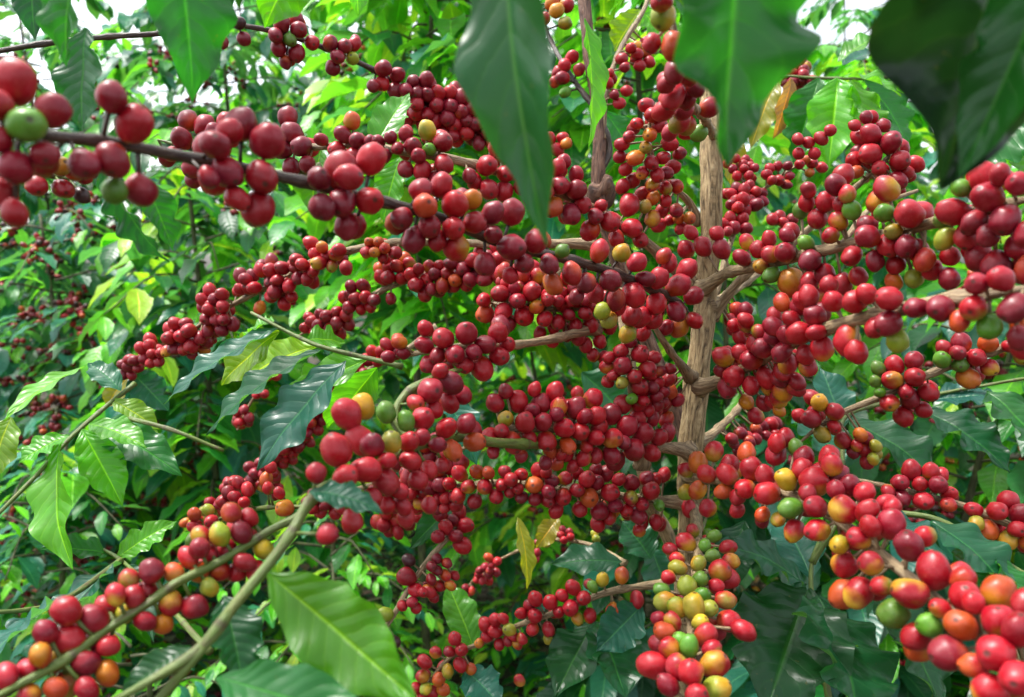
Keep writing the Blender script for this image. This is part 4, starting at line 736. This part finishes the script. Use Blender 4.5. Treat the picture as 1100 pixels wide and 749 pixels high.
# far rows as one mass, ground and weeds
def mass():
    rs = random.Random(5); lf = MB()
    for i in range(7500):
        x = rs.uniform(-6.5, 6.5); y = rs.uniform(5.2, 6.4); z = rs.uniform(.1, 2.95 + .25 * math.sin(x * 2.1) + .2 * math.sin(x * 5.3))
        p = np.array([x, y, z]); d = nrm([rs.uniform(-1, 1), rs.uniform(-1, .2), -rs.uniform(.1, 1.2)]); LL = rs.uniform(.13, .24)
        leaf(lf, p, p + d * LL, LL * .42, (rs.uniform(-.4, .4), -.6, 1), .1, .25, .05, 4, 2, rs.choice('BBGGDL'), 0, seed=rs.random())
    o = lf.build('far_coffee_rows', M_LEAF, None, (0, 5.8, 0)); o['kind'] = 'stuff'; o['label'] = 'far rows of coffee bushes reading as one leafy mass'
mass()
def weeds():
    rs = random.Random(9); lf = MB(); k = 0
    while k < 15000:
        x = rs.uniform(-2.4, 2.0); y = rs.uniform(1.0, 4.2)
        dn = noise.noise(Vector((x * 1.6, y * 1.6, 3.3))) + (.45 if -.9 < x < .3 and 1.8 < y < 3.6 else 0)
        k += 1
        if dn < .02: continue
        z = abs(rs.gauss(0, .16)) + .01; p = np.array([x, y, z]); a = rs.random() * 6.28
        d = nrm([math.cos(a), math.sin(a), rs.uniform(-.2, .6)]); LL = rs.uniform(.025, .06)
        leaf(lf, p, p + d * LL, LL * .55, (0, 0, 1), .12, .2, .05, 3, 2, rs.choice('LLYGB'), 0, seed=rs.random())
    o = lf.build('weeds', M_LEAF, None, (0, 2, 0)); o['kind'] = 'stuff'; o['label'] = 'bright green small leaved weeds covering the soil between the rows'
weeds()
def litter():
    rs = random.Random(19); lf = MB()
    for k in range(2600):
        x = rs.uniform(-2.6, 2.2); y = rs.uniform(.9, 4.2); p = np.array([x, y, .012 + rs.random() * .02]); a = rs.random() * 6.28
        d = np.array([math.cos(a), math.sin(a), rs.uniform(-.05, .15)]); LL = rs.uniform(.05, .11)
        leaf(lf, p, p + d * LL, LL * .4, (0, 0, 1), .1, .2, .1, 3, 2, (rs.uniform(.05, .16), rs.uniform(.035, .09), .02), 0, seed=rs.random())
    o = lf.build('leaf_litter', M_LEAF, None, (0, 2, 0)); o['kind'] = 'stuff'; o['label'] = 'dry brown fallen leaves on the soil'
litter()
me = bpy.data.meshes.new('ground'); n = 90; vv = []; ff = []
for j in range(n + 1):
    for i in range(n + 1):
        u, v = (i / n - .5) * 2, (j / n - .5) * 2
        x = 60 * math.copysign(abs(u) ** 3, u); y = 60 * math.copysign(abs(v) ** 3, v) + 2
        vv.append((x, y, .03 * noise.noise(Vector((x * 1.5, y * 1.5, 0))) * (1 if abs(x) < 8 else 0)))
ff = [(j * (n + 1) + i, j * (n + 1) + i + 1, (j + 1) * (n + 1) + i + 1, (j + 1) * (n + 1) + i) for j in range(n) for i in range(n)]
me.from_pydata(vv, [], ff); me.materials.append(M_GROUND); me.polygons.foreach_set('use_smooth', [True] * len(ff))
g = bpy.data.objects.new('ground', me); C.objects.link(g); g['kind'] = 'structure'

# ------------------------------------------------------------------ light, camera
SUN_EL, SUN_AZ = math.radians(68), math.radians(285)     # azimuth clockwise from +Y
w = bpy.data.worlds.new('World'); bpy.context.scene.world = w; w.use_nodes = True
wn, wl = w.node_tree.nodes, w.node_tree.links; wn.clear()
sky = wn.new('ShaderNodeTexSky'); sky.sky_type = 'NISHITA'; sky.sun_disc = False; sky.sun_elevation = SUN_EL; sky.sun_rotation = SUN_AZ; sky.dust_density = 4.0; sky.air_density = 1.0
hs = wn.new('ShaderNodeHueSaturation'); hs.inputs['Saturation'].default_value = .32; hs.inputs['Value'].default_value = 3.1; wl.new(sky.outputs[0], hs.inputs['Color'])
bg = wn.new('ShaderNodeBackground'); bg.inputs['Strength'].default_value = .15; wl.new(hs.outputs[0], bg.inputs[0])
wo = wn.new('ShaderNodeOutputWorld'); wl.new(bg.outputs[0], wo.inputs[0])
sd = bpy.data.lights.new('sun', 'SUN'); sd.energy = 4.6; sd.angle = math.radians(6); sd.color = (1, .96, .90)
so = bpy.data.objects.new('sun', sd); C.objects.link(so)
sv = Vector((math.sin(SUN_AZ) * math.cos(SUN_EL), math.cos(SUN_AZ) * math.cos(SUN_EL), math.sin(SUN_EL)))
so.rotation_euler = sv.to_track_quat('Z', 'Y').to_euler(); so.location = (0, 0, 5)
cd = bpy.data.cameras.new('camera'); cd.lens = LENS; cd.sensor_width = SENSOR; cd.clip_start = .02; cd.clip_end = 500
cd.dof.use_dof = True; cd.dof.focus_distance = .56; cd.dof.aperture_fstop = 8.5
co = bpy.data.objects.new('camera', cd); C.objects.link(co); co.location = CAM; co.rotation_euler = (math.pi / 2 - PITCH, 0, 0)
sc = bpy.context.scene; sc.camera = co
sc.view_settings.view_transform = 'Standard'; sc.view_settings.look = 'None'; sc.view_settings.exposure = 0; sc.view_settings.gamma = 1
sc.cycles.max_bounces = 8; sc.cycles.transmission_bounces = 6; sc.cycles.use_denoising = True
